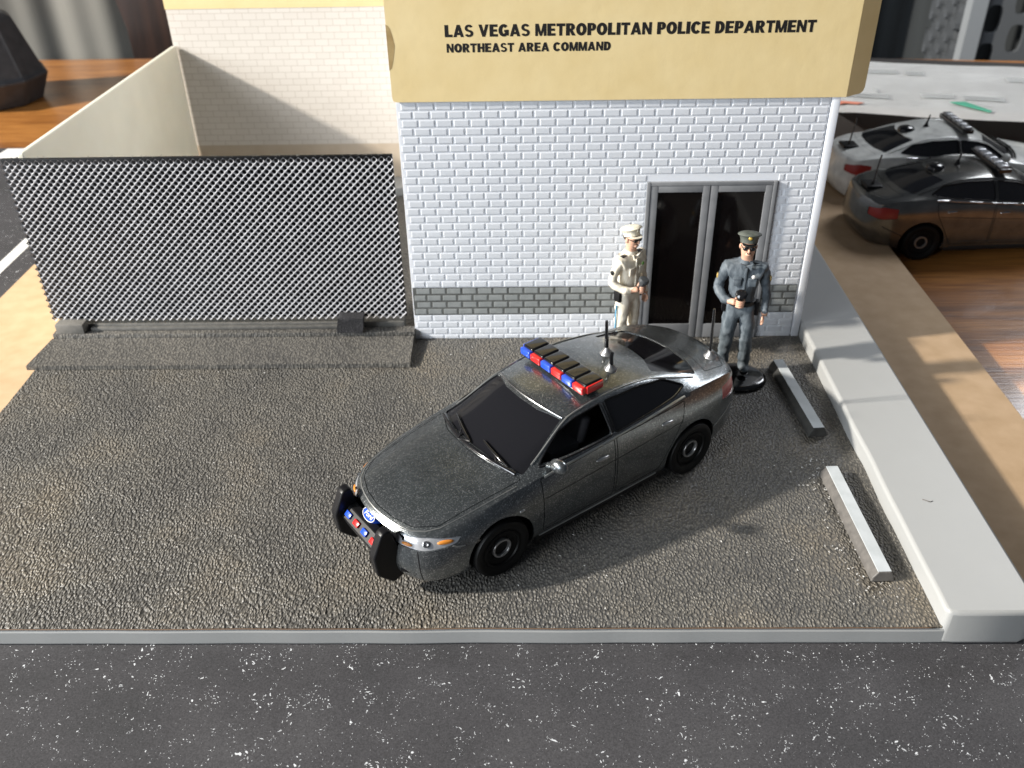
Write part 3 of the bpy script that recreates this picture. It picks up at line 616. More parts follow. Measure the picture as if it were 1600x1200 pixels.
def build_parts():
    g = .030
    cuts = []
    for s in (1, -1):
        y0, y1 = (.8, 2.2) if s > 0 else (-2.2, -.8)
        cuts += [(PF_DOOR, 'xz', y0, y1), (PR_DOOR, 'xz', y0, y1)]
    cuts += [(P_HOOD, 'xy', 1.12, 2.4), (P_TRUNK, 'xy', 1.6, 2.4)]
    body = SHELL
    for c_ in cuts: body = mboolean(body, cutter([c_]), 'DIFFERENCE')
    cuts = []
    for s in (1, -1):
        y0, y1 = (.7, 2.2) if s > 0 else (-2.2, -.7)
        cuts += [(PF_WIN, 'xz', y0, y1), (PR_WIN, 'xz', y0, y1)]
        cuts += [(headpoly(s), diag(s, HL_A), 2.6, 5), (tailpoly(s), diag(s, TL_A), 2.3, 5.5)]
    cuts += [(P_WIND, 'xy', 1.62, 3.2), (P_REAR, 'xy', 1.9, 3.2), (P_GRILLE, 'yz', 3.3, 5)]
    for c_ in cuts: body = mboolean(body, cutter([c_]), 'DIFFERENCE')
    wc = bmesh.new()
    for sx in (-2.434, 2.434):
        for s in (1, -1):
            wc = bmesh.new(); lathe_bm(wc, [(0, 0), (.72, 0), (.72, 1.2), (0, 1.2)], 40, Matrix.Translation((sx, s * .95, .60)) @ Matrix.Rotation(R(-90 * s), 4, 'X'))
            body = mboolean(body, wc, 'DIFFERENCE'); print('body', len(body.polygons))
    parts_def['body'] = body
    def part(key, shell, items, op='INTERSECT', extra=None):
        m_ = mboolean(shell, cutter(items), op)
        if extra is not None: m_ = mboolean(m_, extra(), 'DIFFERENCE')
        parts_def[key] = m_
    for s, k in ((1, 'L'), (-1, 'R')):
        y0, y1 = (.8, 2.2) if s > 0 else (-2.2, -.8)
        part('doorF' + k, SHELL, [(shift(PF_DOOR, g * 1.3), 'xz', y0, y1)]); 
        def wh():
            b_ = bmesh.new()
            lathe_bm(b_, [(0, 0), (.74, 0), (.74, 1.2), (0, 1.2)], 40, Matrix.Translation((-2.434, s * .95, .60)) @ Matrix.Rotation(R(-90 * s), 4, 'X')); return b_
        part('doorR' + k, SHELL, [(shift(PR_DOOR, g * 1.3), 'xz', y0, y1)], extra=wh)
        part('winF' + k, GSHELL, [(shift(PF_WIN, .004), 'xz', y0 - (.1 * s), y1)]); part('winR' + k, GSHELL, [(shift(PR_WIN, .004), 'xz', .7 if s > 0 else -2.2, 2.2 if s > 0 else -.7)])
        part('head' + k, GSHELL, [(shift(headpoly(s), .006), diag(s, HL_A), 2.6, 5)]); part('tail' + k, GSHELL, [(shift(tailpoly(s), .006), diag(s, TL_A), 2.3, 5.5)])
    part('hood', SHELL, [(shift(P_HOOD, g), 'xy', 1.12, 2.4)], extra=lambda: cutter([(P_GRILLE, 'yz', 3.3, 5)] + [(headpoly(s), diag(s, HL_A), 2.6, 5) for s in (1, -1)]))
    part('trunk', SHELL, [(shift(P_TRUNK, g), 'xy', 1.6, 2.4)])
    part('windshield', GSHELL, [(shift(P_WIND, .004), 'xy', 1.55, 3.2)]); part('rear', GSHELL, [(shift(P_REAR, .004), 'xy', 1.9, 3.2)])
build_parts()
for k_, v_ in parts_def.items(): print(k_, len(v_.polygons))
def text_mesh(s, off=.0, shear=0, ext=.004):
    c = bpy.data.curves.new('t', 'FONT'); c.body = s; c.offset = off; c.extrude = ext; c.shear = shear; c.align_x = 'CENTER'; c.align_y = 'CENTER'
    o = bpy.data.objects.new('t', c); COL.objects.link(o); me = evaluated(o); bpy.data.objects.remove(o); return me
def cpart(name, key, parent, m, label=None, ang=32):
    me = parts_def[key].copy(); clean_mats(me, m); me.name = name
    o = link(name, me, parent); me.shade_smooth(); me.set_sharp_from_angle(angle=R(ang))
    if label: o['label'] = label
    return o
WHEELS = {}
def wheel(parent, sx, s):
    T = Matrix.Translation((sx, s * 1.13, .605)) @ Matrix.Rotation(R(-90 * s), 4, 'X') @ Matrix.Diagonal((.905, .905, 1, 1))
    if 'tyre' not in WHEELS:
        bm = bmesh.new(); seg = 48
        lathe_bm(bm, [(.46, .06), (.60, .02), (.655, .06), (.67, .12), (.67, .42), (.65, .475), (.60, .50), (.54, .492), (.47, .46), (.45, .45), (.43, .47), (.40, .47), (.385, .44)], seg)
        for i in range(60):   # tread ribs
            a = 2 * math.pi * i / 60; box_bm(bm, .655, .678, -.014, .014, .11, .43, 0, mat4=Matrix.Rotation(a, 4, 'Z'))
        me = bpy.data.meshes.new('tyre'); bm.to_mesh(me); bm.free(); me.materials.append(M['tyre']); me.shade_smooth(); me.set_sharp_from_angle(angle=R(35)); WHEELS['tyre'] = me
        bm = bmesh.new(); lathe_bm(bm, [(0, .05), (.40, .05), (.40, .43), (.36, .43), (.31, .40), (.22, .385), (.0, .38)], 40)
        for i in range(8): box_bm(bm, .24, .37, -.03, .03, .36, .405, .01, mat4=Matrix.Rotation(i * math.pi / 4, 4, 'Z'))
        me = bpy.data.meshes.new('wheel'); bm.to_mesh(me); bm.free(); me.materials.append(M['tyre']); me.shade_smooth(); me.set_sharp_from_angle(angle=R(35)); WHEELS['wheel'] = me
        bm = bmesh.new(); lathe_bm(bm, [(.175, .385), (.175, .43), (.182, .448), (.218, .448), (.226, .43), (.226, .385)], 6 * 6)
        me = bpy.data.meshes.new('hub_ring'); bm.to_mesh(me); bm.free(); me.materials.append(M['silver_paint']); me.shade_smooth(); me.set_sharp_from_angle(angle=R(40)); WHEELS['hub_ring'] = me
    w_ = link('wheel', WHEELS['wheel'], parent); w_.matrix_local = T
    link('tyre', WHEELS['tyre'], w_); link('hub_ring', WHEELS['hub_ring'], w_)
def surf_z(me_key_list, x, y):
    best = 0
    from mathutils.bvhtree import BVHTree
    global _BV
    try: _BV
    except NameError:
        _BV = BVHTree.FromPolygons([v.co[:] for v in SHELL.vertices], [p.vertices[:] for p in SHELL.polygons])
    h = _BV.ray_cast(Vector((x, y, 5)), Vector((0, 0, -1))); return h[0].z
def surf_hit(o_, d_):
    surf_z(None, 0, 0); h = _BV.ray_cast(Vector(o_), Vector(d_).normalized()); return h[0], h[1]
def antenna(parent, x, y, h, lean, m_base, r=.035, base_r=.12, name='antenna'):
    z = surf_z(None, x, y); bm = bmesh.new()
    top = Vector((x + lean[0], y + lean[1], z + h)); b0 = Vector((x, y, z + .08))
    npt = 7; tube_bm(bm, [b0.lerp(top, i / npt) + Vector((random.uniform(-.006, .006), random.uniform(-.006, .006), 0)) for i in range(npt + 1)], [r * (1.1 - .35 * i / npt) * random.uniform(.85, 1.15) for i in range(npt + 1)], 8)
    a = from_bm(name, bm, parent, M['black_gloss'], 60)
    bm = bmesh.new(); lathe_bm(bm, [(base_r, -.03), (base_r, .015), (base_r * .8, .035), (base_r * .5, .09), (base_r * .35, .16), (0, .165)], 20, Matrix.Translation((x, y, z)))
    from_bm('antenna_base', bm, a, m_base, 60)
def make_car(loc, rz, body_m, label, variant):
    c = empty('police_car', loc, rz); tag(c, label, 'toy car', 'toy police sedans')
    b_ = cpart('body', 'body', c, body_m)
    cpart('hood', 'hood', c, body_m); cpart('trunk_lid', 'trunk', c, body_m)
    cpart('windshield', 'windshield', c, M['glass']); cpart('rear_window', 'rear', c, M['glass'])
    for s, k in ((1, 'L'), (-1, 'R')):
        for kk, nm in (('F', 'door'), ('R', 'door')):
            d = cpart('door', 'door' + kk + k, c, body_m)
            x0 = .05 if kk == 'F' else -1.66; zh = 1.56 if kk == 'F' else 1.63
            bm = bmesh.new(); h, nrm = surf_hit((x0, s * 3, zh), (0, -s, 0)); ball_bm(bm, h, (.17, .05, .042), mat4=Matrix.Rotation(R(-3), 4, 'Y'))
            from_bm('handle', bm, d, M['silver_paint'] if variant == 0 else M['chrome'], 60)
        bm = bmesh.new()
        def hug(pts, r, out=.0):
            q = []
            for x, z in pts:
                h, nrm = surf_hit((x, s * 3, z), (0, -s, 0)); q.append(h + nrm * out)
            tube_bm(bm, q, r, 6)
        hug([(1.40 - i * .0875, lerp(TZB, 1.40 - i * .0875) - .03) for i in range(42)], .030, -.006); from_bm('belt_highlight', bm, c, M['worn_highlight'] if variant == 0 else M['chrome'], 60)  # belt line highlight painted as an added bright bead
        bm = bmesh.new(); hug([(1.55 - i * .16, .405) for i in range(20)], .018, .0); from_bm('sill_bead', bm, c, M['worn_highlight'] if variant == 0 else M['chassis'], 60)  # added bead, coloured bright on the main car as the sill highlight
        bm = bmesh.new(); hug([(1.46 - i * .175, 1.30 + .009 * i) for i in range(21)], .010, -.004); hug([(1.46 - i * .15, .60 + .002 * i) for i in range(19)], .010, -.004); from_bm('crease', bm, c, M['chassis'], 60)
        bm = bmesh.new(); hug([(-3.12 - i * .08, .86 + .035 * i) for i in range(9)], .014, .0); from_bm('bumper_trim', bm, c, M['worn_highlight'] if variant == 0 else M['chassis'], 60)
        def dhug(pts, r):
            a_ = HL_A * s; u_ = Vector((-math.sin(a_), math.cos(a_), 0)); d_ = Vector((math.cos(a_), math.sin(a_), 0)); q_ = []
            for sc_, z_ in pts: h, nrm = surf_hit(u_ * (sc_ * s) + Vector((0, 0, z_)) + d_ * 6, -d_); q_.append(h)
            tube_bm(bm, q_, r, 6)
        bm = bmesh.new(); dhug([(-1.52 + .006 * i, 1.10 - i * .07) for i in range(11)], .010); from_bm('bumper_seam', bm, c, M['chassis'], 60)
        bm = bmesh.new(); hug([(3.42, 1.17), (3.36, 1.14), (3.28, 1.12), (3.20, 1.11)], .016); from_bm('fender_edge', bm, c, M['worn_highlight'], 60)
        bm = bmesh.new(); q = []
        for x in [1.5 - i * .2 for i in range(22)]:
            y = s * min(1.24, 1.03 + max(0, x - .5) * .20 + max(0, -1.5 - x) * .13); q.append((x, y, surf_z(None, x, y) + .004))
        tube_bm(bm, q, .020, 6); from_bm('drip_rail', bm, c, M['worn_highlight'] if variant == 0 else body_m, 60)
        wn = cpart('side_window', 'winR' + k, c, M['glass'])
        if variant: cpart('side_window', 'winF' + k, c, M['glass'])
        hd = cpart('headlight', 'head' + k, c, M['lamp_clear'])
        a = HL_A * s
        def hl(name, sc_, zc_, ln, ht, m_):
            sc_ = sc_ if s > 0 else -sc_
            u = Vector((-math.sin(a), math.cos(a), 0)); dd = Vector((math.cos(a), math.sin(a), 0)); h, nrm = surf_hit(u * sc_ + Vector((0, 0, zc_)) + dd * 6, -dd)
            bm = bmesh.new(); t = nrm.cross(Vector((0, 0, 1))).normalized(); up = t.cross(nrm); mm = Matrix((( t.x, nrm.x, up.x, 0), (t.y, nrm.y, up.y, 0), (t.z, nrm.z, up.z, 0), (0, 0, 0, 1)))
            if ln == ht: lathe_bm(bm, [(ht * .45, 0), (ht * .45, .022), (ht * .7, .03), (ht, .022), (ht, -.02)], 20, Matrix.Translation(h - nrm * .02) @ mm @ Matrix.Rotation(R(-90), 4, 'X'))
            else: ball_bm(bm, h - nrm * .02, (ln, .03, ht), mat4=mm)
            from_bm(name, bm, hd, m_, 60)
        hl('turn_signal', -1.06, 1.25, .15, .04, M['amber']); hl('turn_signal', -1.74, 1.185, .11, .035, M['amber']); hl('reflector', -1.38, 1.24, .062, .062, M['chrome'])
        cpart('taillight', 'tail' + k, c, M['tail_red'])
        # mirror
        for W_P in (PF_WIN, PR_WIN):
            bm = bmesh.new(); pts_ = []
            for i_ in range(len(W_P)):
                a_, b2 = Vector(W_P[i_]), Vector(W_P[(i_ + 1) % len(W_P)]); n2 = max(1, int((b2 - a_).length / .12))
                pts_ += [tuple(a_.lerp(b2, k_ / n2)) for k_ in range(n2)]
            hug(pts_ + pts_[:2], .017, -.004); from_bm('window_seal', bm, c, M['black'] , 60)
        bm = bmesh.new(); hug([(-.29, 1.97 + .06 * i_) for i_ in range(9)], .030, -.016); from_bm('door_pillar', bm, c, M['black'], 60)
        if variant or s > 0:
            bm = bmesh.new(); ball_bm(bm, (1.22, s * 1.70, 2.0), (.13, .20, .15), mat4=Matrix.Rotation(R(8 * s), 4, 'Z')); tube_bm(bm, [(1.25, s * 1.42, 1.87), (1.24, s * 1.60, 1.95)], .06)
            from_bm('mirror', bm, c, body_m, 60)
        # side marker
        h, nrm = surf_hit((1.98, s * 3, 1.28), (0, -s, 0)); bm = bmesh.new(); ball_bm(bm, h, (.06, .02, .03)); from_bm('side_marker', bm, c, M['silver_paint'], 60)
        wheel(c, 2.434, s); wheel(c, -2.434, s)
    # chassis, cabin
    bm = bmesh.new(); box_bm(bm, -3.6, 3.4, -1.04, 1.04, .28, .98, .06); box_bm(bm, -1.62, 1.62, -1.52, 1.52, .27, .42, .04)
    from_bm('chassis', bm, c, M['chassis'], 40)
    bm = bmesh.new(); box_bm(bm, -2.9, 1.9, -1.18, 1.18, .99, 1.45, .05); box_bm(bm, 1.25, 2.2, -1.1, 1.1, 1.3, 1.66, .1)
    from_bm('cabin_floor', bm, c, M['chassis'], 40)
    for sy in (.58, -.58):
        bm = bmesh.new(); box_bm(bm, .1, .85, sy - .4, sy + .4, 1.4, 1.66, .09)
        rm = Matrix.Translation((.05, sy, 1.62)) @ Matrix.Rotation(R(-16), 4, 'Y'); box_bm(bm, -.12, .12, -.40, .40, -.1, .50, .10, 0, 3, rm); box_bm(bm, -.10, .10, -.2, .2, .50, .74, .09, 0, 3, rm)
        from_bm('seat', bm, c, M['interior'], 50)
    bm = bmesh.new(); box_bm(bm, -1.9, -1.2, -1.05, 1.05, 1.4, 1.7, .09); box_bm(bm, -2.1, -1.88, -1.05, 1.05, 1.5, 2.08, .09); from_bm('rear_seat', bm, c, M['interior'], 50)
    # grille
    bm = bmesh.new(); prism_bm(bm, [(p[0] * 1.04, p[1] + (-.01 if p[1] < 1 else .01)) for p in P_GRILLE], (0, 0, 0), Y, Z, X, 3.75, 4.07)
    for r_ in range(7):
        for i in range(34):
            y = -.80 + i * .0485 + (.024 if r_ % 2 else 0); z = .90 + r_ * .058
            if abs(y) < .80 and not (abs(y) < .2 and .99 < z < 1.24): box_bm(bm, 4.085 - .13 * y * y, 4.10 - .13 * y * y, y - .012, y + .012, z - .013, z + .013, 0, 1)
    gr = from_bm('grille', bm, c, M['black'], 30); gr.data.materials.append(M['silver_paint'])
    bm = bmesh.new()
    def arc(y0, y1, z_, n_=24): return [(4.10 - .30 * (y * y) - .02 * abs(z_ - 1.2), y, z_ - .05 * y * y * (1 if z_ > 1.2 else -1)) for y in [y0 + (y1 - y0) * i / n_ for i in range(n_ + 1)]]
    tube_bm(bm, arc(-.80, .80, 1.295), .018, 6); from_bm('grille_trim', bm, gr, M['chrome'] if variant == 0 else M['black'], 60)
    mm = Matrix.Translation((4.19, -.06, 1.21)) @ Matrix.Rotation(R(-40), 4, 'Y') @ Matrix.Rotation(R(90), 4, 'Y') @ Matrix.Rotation(R(90), 4, 'Z')
    bm = bmesh.new(); lathe_bm(bm, [(0, .05), (.9, .045), (1, .02), (1, -.12), (0, -.12)], 32, mm @ Matrix.Diagonal((.21, .115, 1, 1)))
    em = from_bm('emblem', bm, gr, M['blue'], 40)
    bm = bmesh.new(); t = bmesh.new(); tube_bm(t, [(.193 * math.cos(a * math.pi / 16), .102 * math.sin(a * math.pi / 16), .052) for a in range(33)], .008, 5); merge(bm, t, 0, mm); from_bm('emblem_rim', bm, em, M['ff_white'], 60)
    tm = text_mesh('Ford', .01, .35); tm.transform(mm @ Matrix.Translation((0, 0, .056)) @ Matrix.Diagonal((.135, .13, 1, 1))); clean_mats(tm, M['ff_white']); link('emblem_lettering', tm, em)
    # bumper details
    bm = bmesh.new()
    for s in (1, -1):
        box_bm(bm, 0, .03, -.22, .22, -.04, .04, .01, mat4=Matrix.Translation((4.03, s * 1.06, .60)) @ Matrix.Rotation(R(38 * s), 4, 'Z'))
    tube_bm(bm, [(4.18 - .40 * (y * y) , y, .38) for y in [-1.2 + 2.4 * i / 20 for i in range(21)]], .045, 8)
    from_bm('bumper_lip', bm, c, M['black'], 50)
    bm = bmesh.new(); tube_bm(bm, [(.60 + .16 * (1 - (y / .99) ** 2) - .02, y, surf_z(None, .58 + .16 * (1 - (y / .99) ** 2), y) + .006) for y in [-.99 + 1.98 * i / 16 for i in range(17)]], .018, 6)
    from_bm('header_highlight_bead', bm, c, M['chrome'] if variant == 0 else body_m, 60)  # added bead; chrome on the main car paints the windshield top highlight
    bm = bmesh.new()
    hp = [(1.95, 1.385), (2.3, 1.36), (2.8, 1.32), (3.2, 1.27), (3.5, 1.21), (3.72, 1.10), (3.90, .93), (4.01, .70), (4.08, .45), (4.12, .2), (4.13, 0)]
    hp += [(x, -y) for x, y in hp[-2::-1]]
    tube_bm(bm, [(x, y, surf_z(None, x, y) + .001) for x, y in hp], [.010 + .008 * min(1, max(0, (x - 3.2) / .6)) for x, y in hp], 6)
    from_bm('hood_highlight_bead', bm, c, M['worn_highlight'] if variant == 0 else body_m, 60)  # added bead, bright on the main car, paints the hood edge highlight
    # wipers and cowl
    bm = bmesh.new()
    cowl = [(1.80 + .26 * (1 - (y / 1.25) ** 2), y) for y in [-1.18 + 2.36 * i / 20 for i in range(21)]]
    tube_bm(bm, [(x, y, surf_z(None, x, y) + .005) for x, y in cowl], .042, 6)
    from_bm('cowl', bm, c, M['black_gloss'], 60)
    for y0, y1 in ((1.0, .18), (-.02, -.9)):
        bm = bmesh.new(); pts = []
        for i in range(9):
            t = i / 8; y = y0 + (y1 - y0) * t; x = 1.80 + .2 * (1 - (y / 1.2) ** 2) - .17 * t; pts.append((x, y, surf_z(None, x, y) + .025))
        tube_bm(bm, pts, [.012, .022, .03, .032, .032, .03, .028, .024, .012], 6); tube_bm(bm, [pts[0], (pts[0][0] + .1, (y0 + y1) / 2 + .2, pts[0][2] - .02), pts[4]], .018, 5)
        from_bm('wiper', bm, c, M['black_gloss'], 60)
    # light bar
    zr = surf_z(None, -.1, 0)
    if variant == 0:
        tilt = Matrix.Translation((-.17, 0, zr + .01)) @ Matrix.Rotation(R(2), 4, 'Y')
        bm = bmesh.new(); wd = 1.96
        box_bm(bm, -.27, .22, -wd / 2 + .02, wd / 2 - .02, .0, .06, .02, mat4=tilt)
        for i in range(6):
            y0 = -wd / 2 + i * wd / 6; box_bm(bm, -.27, .17, y0 + .015, y0 + wd / 6 - .015, .055, .245, .04, 0, 3, tilt)
        box_bm(bm, -.24, .12, -wd / 2 + .04, wd / 2 - .04, .06, .215, .02, mat4=tilt)
        lb = from_bm('light_bar', bm, c, M['black_gloss'], 50)
        for i in range(6):
            y0 = wd / 2 - (i + 1) * wd / 6; bm = bmesh.new()
            box_bm(bm, .12, .255, y0 + .012, y0 + wd / 6 - .012, .045, .20, .035, 0, 3, tilt)
            if i == 0: box_bm(bm, -.25, .15, wd / 2 - .06, wd / 2 + .02, .05, .215, .02, 0, 2, tilt)
            if i == 5: box_bm(bm, -.25, .15, -wd / 2 - .02, -wd / 2 + .06, .05, .215, .02, 0, 2, tilt)
            o = from_bm('lens', bm, lb, M['red'] if i % 2 == 0 else M['blue'], 50); o['label'] = 'red lens' if i % 2 == 0 else 'blue lens'
        antenna(c, -1.04, .50, .40, (0.02, .05), M['silver_paint'], .045, .13)
        antenna(c, -1.38, -.0, .78, (.04, 0), M['silver_paint'], .042, .14)
        antenna(c, -3.72, .72, 1.20, (.06, .02), M['silver_paint'], .036, .15)
        # push bar
        pb = empty('push_bar', (0, 0, 0)); pb.parent = c; pb['label'] = 'black push bar with two blue and two red lights'
        for s in (.72, -.72):
            bm = bmesh.new(); pts = rnd([(4.05, .38), (4.30, .28), (4.60, .60), (4.64, 1.04), (4.44, 1.50), (4.26, 1.53), (4.18, 1.2), (4.07, .95)], .05, 2)
            prism_bm(bm, pts, (0, 0, 0), X, Z, Y, s - .10, s + .10)
            o = from_bm('upright', bm, pb, M['black'], 30); m_ = o.modifiers.new('b', 'BEVEL'); m_.width = .03; m_.segments = 2; m_.limit_method = 'ANGLE'
        bm = bmesh.new(); prism_bm(bm, [(4.18, .86), (4.47, .80), (4.52, .97), (4.34, 1.15), (4.18, 1.15)], (0, 0, 0), X, Z, Y, -.63, .63); cb = from_bm('cross_bar', bm, pb, M['black'], 30); m_ = cb.modifiers.new('b', 'BEVEL'); m_.width = .02; m_.segments = 2
        for i, y in enumerate((-.47, -.17, .13, .44)):
            bm = bmesh.new(); box_bm(bm, -.055, .055, y - .085, y + .085, -.02, .045, .015, mat4=Matrix.Translation((4.43, 0, 1.06)) @ Matrix.Rotation(R(45), 4, 'Y'))
            o = from_bm('bar_light', bm, cb, M['blue'] if i % 2 == 0 else M['red'], 40)
    else:
        bm = bmesh.new(); box_bm(bm, -.18, .22, -1.0, 1.0, zr + .0, zr + .15, .04)
        lb = from_bm('light_bar', bm, c, M['black_gloss'], 50)
        bm = bmesh.new()
        for i in range(5): box_bm(bm, -.13, .17, -.92 + i * .38, -.92 + i * .38 + .31, zr + .13, zr + .235, .05, 0, 3)
        from_bm('lens', bm, lb, M['lamp_clear'], 60)
        antenna(c, -1.05, 0, .42, (.06, 0), M['black'], .035, .10)
        antenna(c, -3.75, -.1, 1.05, (.10, 0), M['black'], .032, .12)
        bm = bmesh.new(); z1 = surf_z(None, -1.85, 0); lathe_bm(bm, [(0, 0), (.28, 0), (.30, .08), (.24, .16), (.1, .20), (0, .20)], 20, Matrix.Translation((-1.75, .0, z1 - .03))); from_bm('roof_beacon', bm, c, M['black_gloss'], 60)
        bm = bmesh.new(); box_bm(bm, -4.0, -3.45, -.32, .32, surf_z(None, -3.8, 0) - .02, surf_z(None, -3.6, 0) + .06, .05, 0, 3); from_bm('deck_light', bm, c, M['black'], 60)
    return c
make_car((3.47, -5.82, 0.0), R(217.15), M['paint_grey'], 'gunmetal toy police sedan with red and blue light bar parked on the lot', 0)
make_car((17.97, 7.96, -.9), R(3), M['paint_silver'], 'grey toy police sedan on the wooden table nearest the tan board', 1)
make_car((18.35, 11.75, -.9), R(2), M['paint_white'], 'white toy police sedan on the wooden table behind the grey one', 1)
# ------------------------------------------------------------------ officers
def officer(loc, rz, H, shirt, pants, capm, label, base, white):
    k = H / 1.80
    e = empty('person', loc, rz, k); tag(e, label, 'person', 'painted police officer figurines')
    V = {}; E_ = []
    def v(n_, co, r): V[n_] = (co, r)
    v('pelvis', (0, 0, .90), (.135, .105)); v('waist', (0, 0, 1.05), (.145, .11)); v('chest', (0, -.01, 1.22), (.175, .128)); v('uchest', (0, 0, 1.37), (.165, .112)); v('neck0', (0, 0, 1.435), (.068, .066)); v('neck', (0, -.008, 1.49), (.060, .060))
    v('head0', (0, -.022, 1.56), (.078, .083)); v('head1', (0, -.02, 1.63), (.090, .098)); v('head2', (0, -.015, 1.71), (.082, .094))
    v('shR', (-.19, .005, 1.385), (.078, .075)); v('uaR', (-.235, .02, 1.25), (.062, .064)); v('elR', (-.275, .02, 1.10), (.056, .058)); v('faR', (-.205, -.13, 1.03), (.05, .05)); v('wrR', (-.12, -.215, 1.05), (.038, .038)); v('haR', (-.075, -.25, 1.065), (.036, .042))
    v('shL', (.19, .005, 1.385), (.078, .075)); v('uaL', (.23, .015, 1.24), (.062, .064)); v('elL', (.265, .02, 1.10), (.055, .056)); v('faL', (.275, -.01, .97), (.048, .048)); v('wrL', (.265, -.04, .87), (.034, .036)); v('haL', (.262, -.055, .80), (.030, .042))
    for s, n_ in ((-1, 'R'), (1, 'L')):
        v('hip' + n_, (s * .085, 0, .82), (.10, .105)); v('th' + n_, (s * .10, -.005, .66), (.093, .095)); v('kn' + n_, (s * .11, -.01, .48), (.080, .082)); v('ca' + n_, (s * .118, .005, .28), (.074, .078)); v('an' + n_, (s * .125, .01, .10), (.066, .072)); v('to' + n_, (s * .145, -.11, .05), (.048, .045))
    ch = ['pelvis-waist-chest-uchest-neck0-neck-head0-head1-head2', 'uchest-shR-uaR-elR-faR-wrR-haR', 'uchest-shL-uaL-elL-faL-wrL-haL', 'pelvis-hipR-thR-knR-caR-anR-toR', 'pelvis-hipL-thL-knL-caL-anL-toL']
    names = list(V); me = bpy.data.meshes.new('person_body'); ed = []
    for c in ch:
        s_ = c.split('-'); ed += [(names.index(a), names.index(b_)) for a, b_ in zip(s_, s_[1:])]
    me.from_pydata([V[n_][0] for n_ in names], ed, [])
    o = bpy.data.objects.new('sk', me); COL.objects.link(o); sk = o.modifiers.new('sk', 'SKIN'); sk.use_smooth_shade = True
    for i, n_ in enumerate(names): me.skin_vertices[0].data[i].radius = V[n_][1]; me.skin_vertices[0].data[i].use_root = (n_ == 'pelvis')
    ss = o.modifiers.new('ss', 'SUBSURF'); ss.levels = 2; ss.render_levels = 2
    r = evaluated(o); bpy.data.objects.remove(o)
    bm = bmesh.new(); bm.from_mesh(r)
    # cloth folds
    bm.normal_update()
    for v_ in bm.verts:
        c = v_.co
        if c.z < 1.44 and c.z > .12:
            f = noise((c.x * 9, c.y * 9, c.z * 13)) * .018 + noise((c.x * 20, c.y * 20, c.z * 34)) * .010; v_.co = c + v_.normal * f
    # face features and fingers joined into the body
    ball_bm(bm, (0, -.122, 1.618), (.015, .022, .026)); ball_bm(bm, (-.083, -.01, 1.63), (.014, .022, .032)); ball_bm(bm, (.083, -.01, 1.63), (.014, .022, .032)); ball_bm(bm, (0, -.092, 1.565), (.034, .022, .02))
    ball_bm(bm, (0, -.112, 1.588), (.024, .012, .007), 4)
    for j in range(4):
        z = 1.09 - j * .022; tube_bm(bm, [(-.08, -.265, z), (-.045, -.292, z), (-.005, -.288, z + .002), (.012 - .004 * j, -.262, z + .002)], [.011, .0115, .0105, .009], 7, 2)
        x = -.02 + j * .019; tube_bm(bm, [(.262, -.055 + x * 1.2, .79), (.262, -.06 + x * 1.25, .75), (.256, -.062 + x * 1.2, .722), (.246, -.06 + x * 1.1, .70 + .008 * (j in (0, 3)))], [.011, .0105, .0095, .008], 7, 2)
    tube_bm(bm, [(-.085, -.235, 1.10), (-.06, -.235, 1.135), (-.03, -.245, 1.15)], [.014, .013, .010], 7, 2); tube_bm(bm, [(.25, -.085, .83), (.245, -.115, .79), (.24, -.12, .76)], [.013, .012, .010], 7, 2)
    skn, blk = M['skin'], M['black']
    for f in bm.faces:
        c = f.calc_center_median()
        if f.material_index in (2, 4) and len(f.verts) > 2 and f.material_index == 4: f.material_index = 3; continue
        if c.z > 1.475: mi = 2
        elif c.z < .085: mi = 3
        elif (abs(c.x) > .215 and c.z < .855) or (c.y < -.205 and c.z > .95): mi = 2
        elif c.z > .945 or abs(c.x) > .215: mi = 0
        else: mi = 1
        f.material_index = mi; f.smooth = True
    me = bpy.data.meshes.new('person_body'); bm.to_mesh(me); bm.free()
    for m_ in (shirt, pants, skn, M['black_gloss']): me.materials.append(m_)
    B = link('body', me, e); me.shade_smooth()
    def pc(name, fn, m_, parent=e, sm=50, label_=None):
        b_ = bmesh.new(); fn(b_); o_ = from_bm(name, b_, parent, m_, sm)
        if label_: o_['label'] = label_
        return o_
    tl = Matrix.Translation((0, -.002, 1.705)) @ Matrix.Rotation(R(-16 if white else -14), 4, 'X') @ Matrix.Scale(.99, 4)
    def cap(b_):
        lathe_bm(b_, [(0, .085), (.09, .082), (.125, .066), (.130, .055), (.105, .035), (.096, .0), (.094, -.03), (0, -.03)], 24, tl @ Matrix.Diagonal((1, 1.12, 1, 1)))
    cp = pc('cap', cap, capm)
    def visor(b_):
        t = bmesh.new(); pts = [(.088 * math.sin(a), -.098 * math.cos(a)) for a in [R(-62 + 124 * i / 10) for i in range(11)]]; pts2 = [(.092 * math.sin(a), -.150 * math.cos(a) - .01) for a in [R(55 - 110 * i / 10) for i in range(11)]]
        prism_bm(t, pts + pts2, (0, 0, -.028), X, Y, Z, 0, .010); merge(b_, t, 0, tl @ Matrix.Rotation(R(14), 4, 'X'))
    pc('visor', visor, capm if white else M['black_gloss'], cp); pc('cap_badge', lambda b_: ball_bm(b_, tl @ Vector((0, -.120, .028)), (.022, .010, .020)), mat('gold_paint', (.62, .42, .08), .35, metal=.3) if not white else capm, cp)
    def gl(b_):
        for s in (-1, 1): ball_bm(b_, (s * .037, -.112, 1.640), (.031, .014, .023))
        tube_bm(b_, [(-.08, -.01, 1.648), (-.07, -.085, 1.646), (-.03, -.122, 1.646), (.03, -.122, 1.646), (.07, -.085, 1.646), (.08, -.01, 1.648)], .006, 6)
    pc('sunglasses', gl, M['black_gloss'])
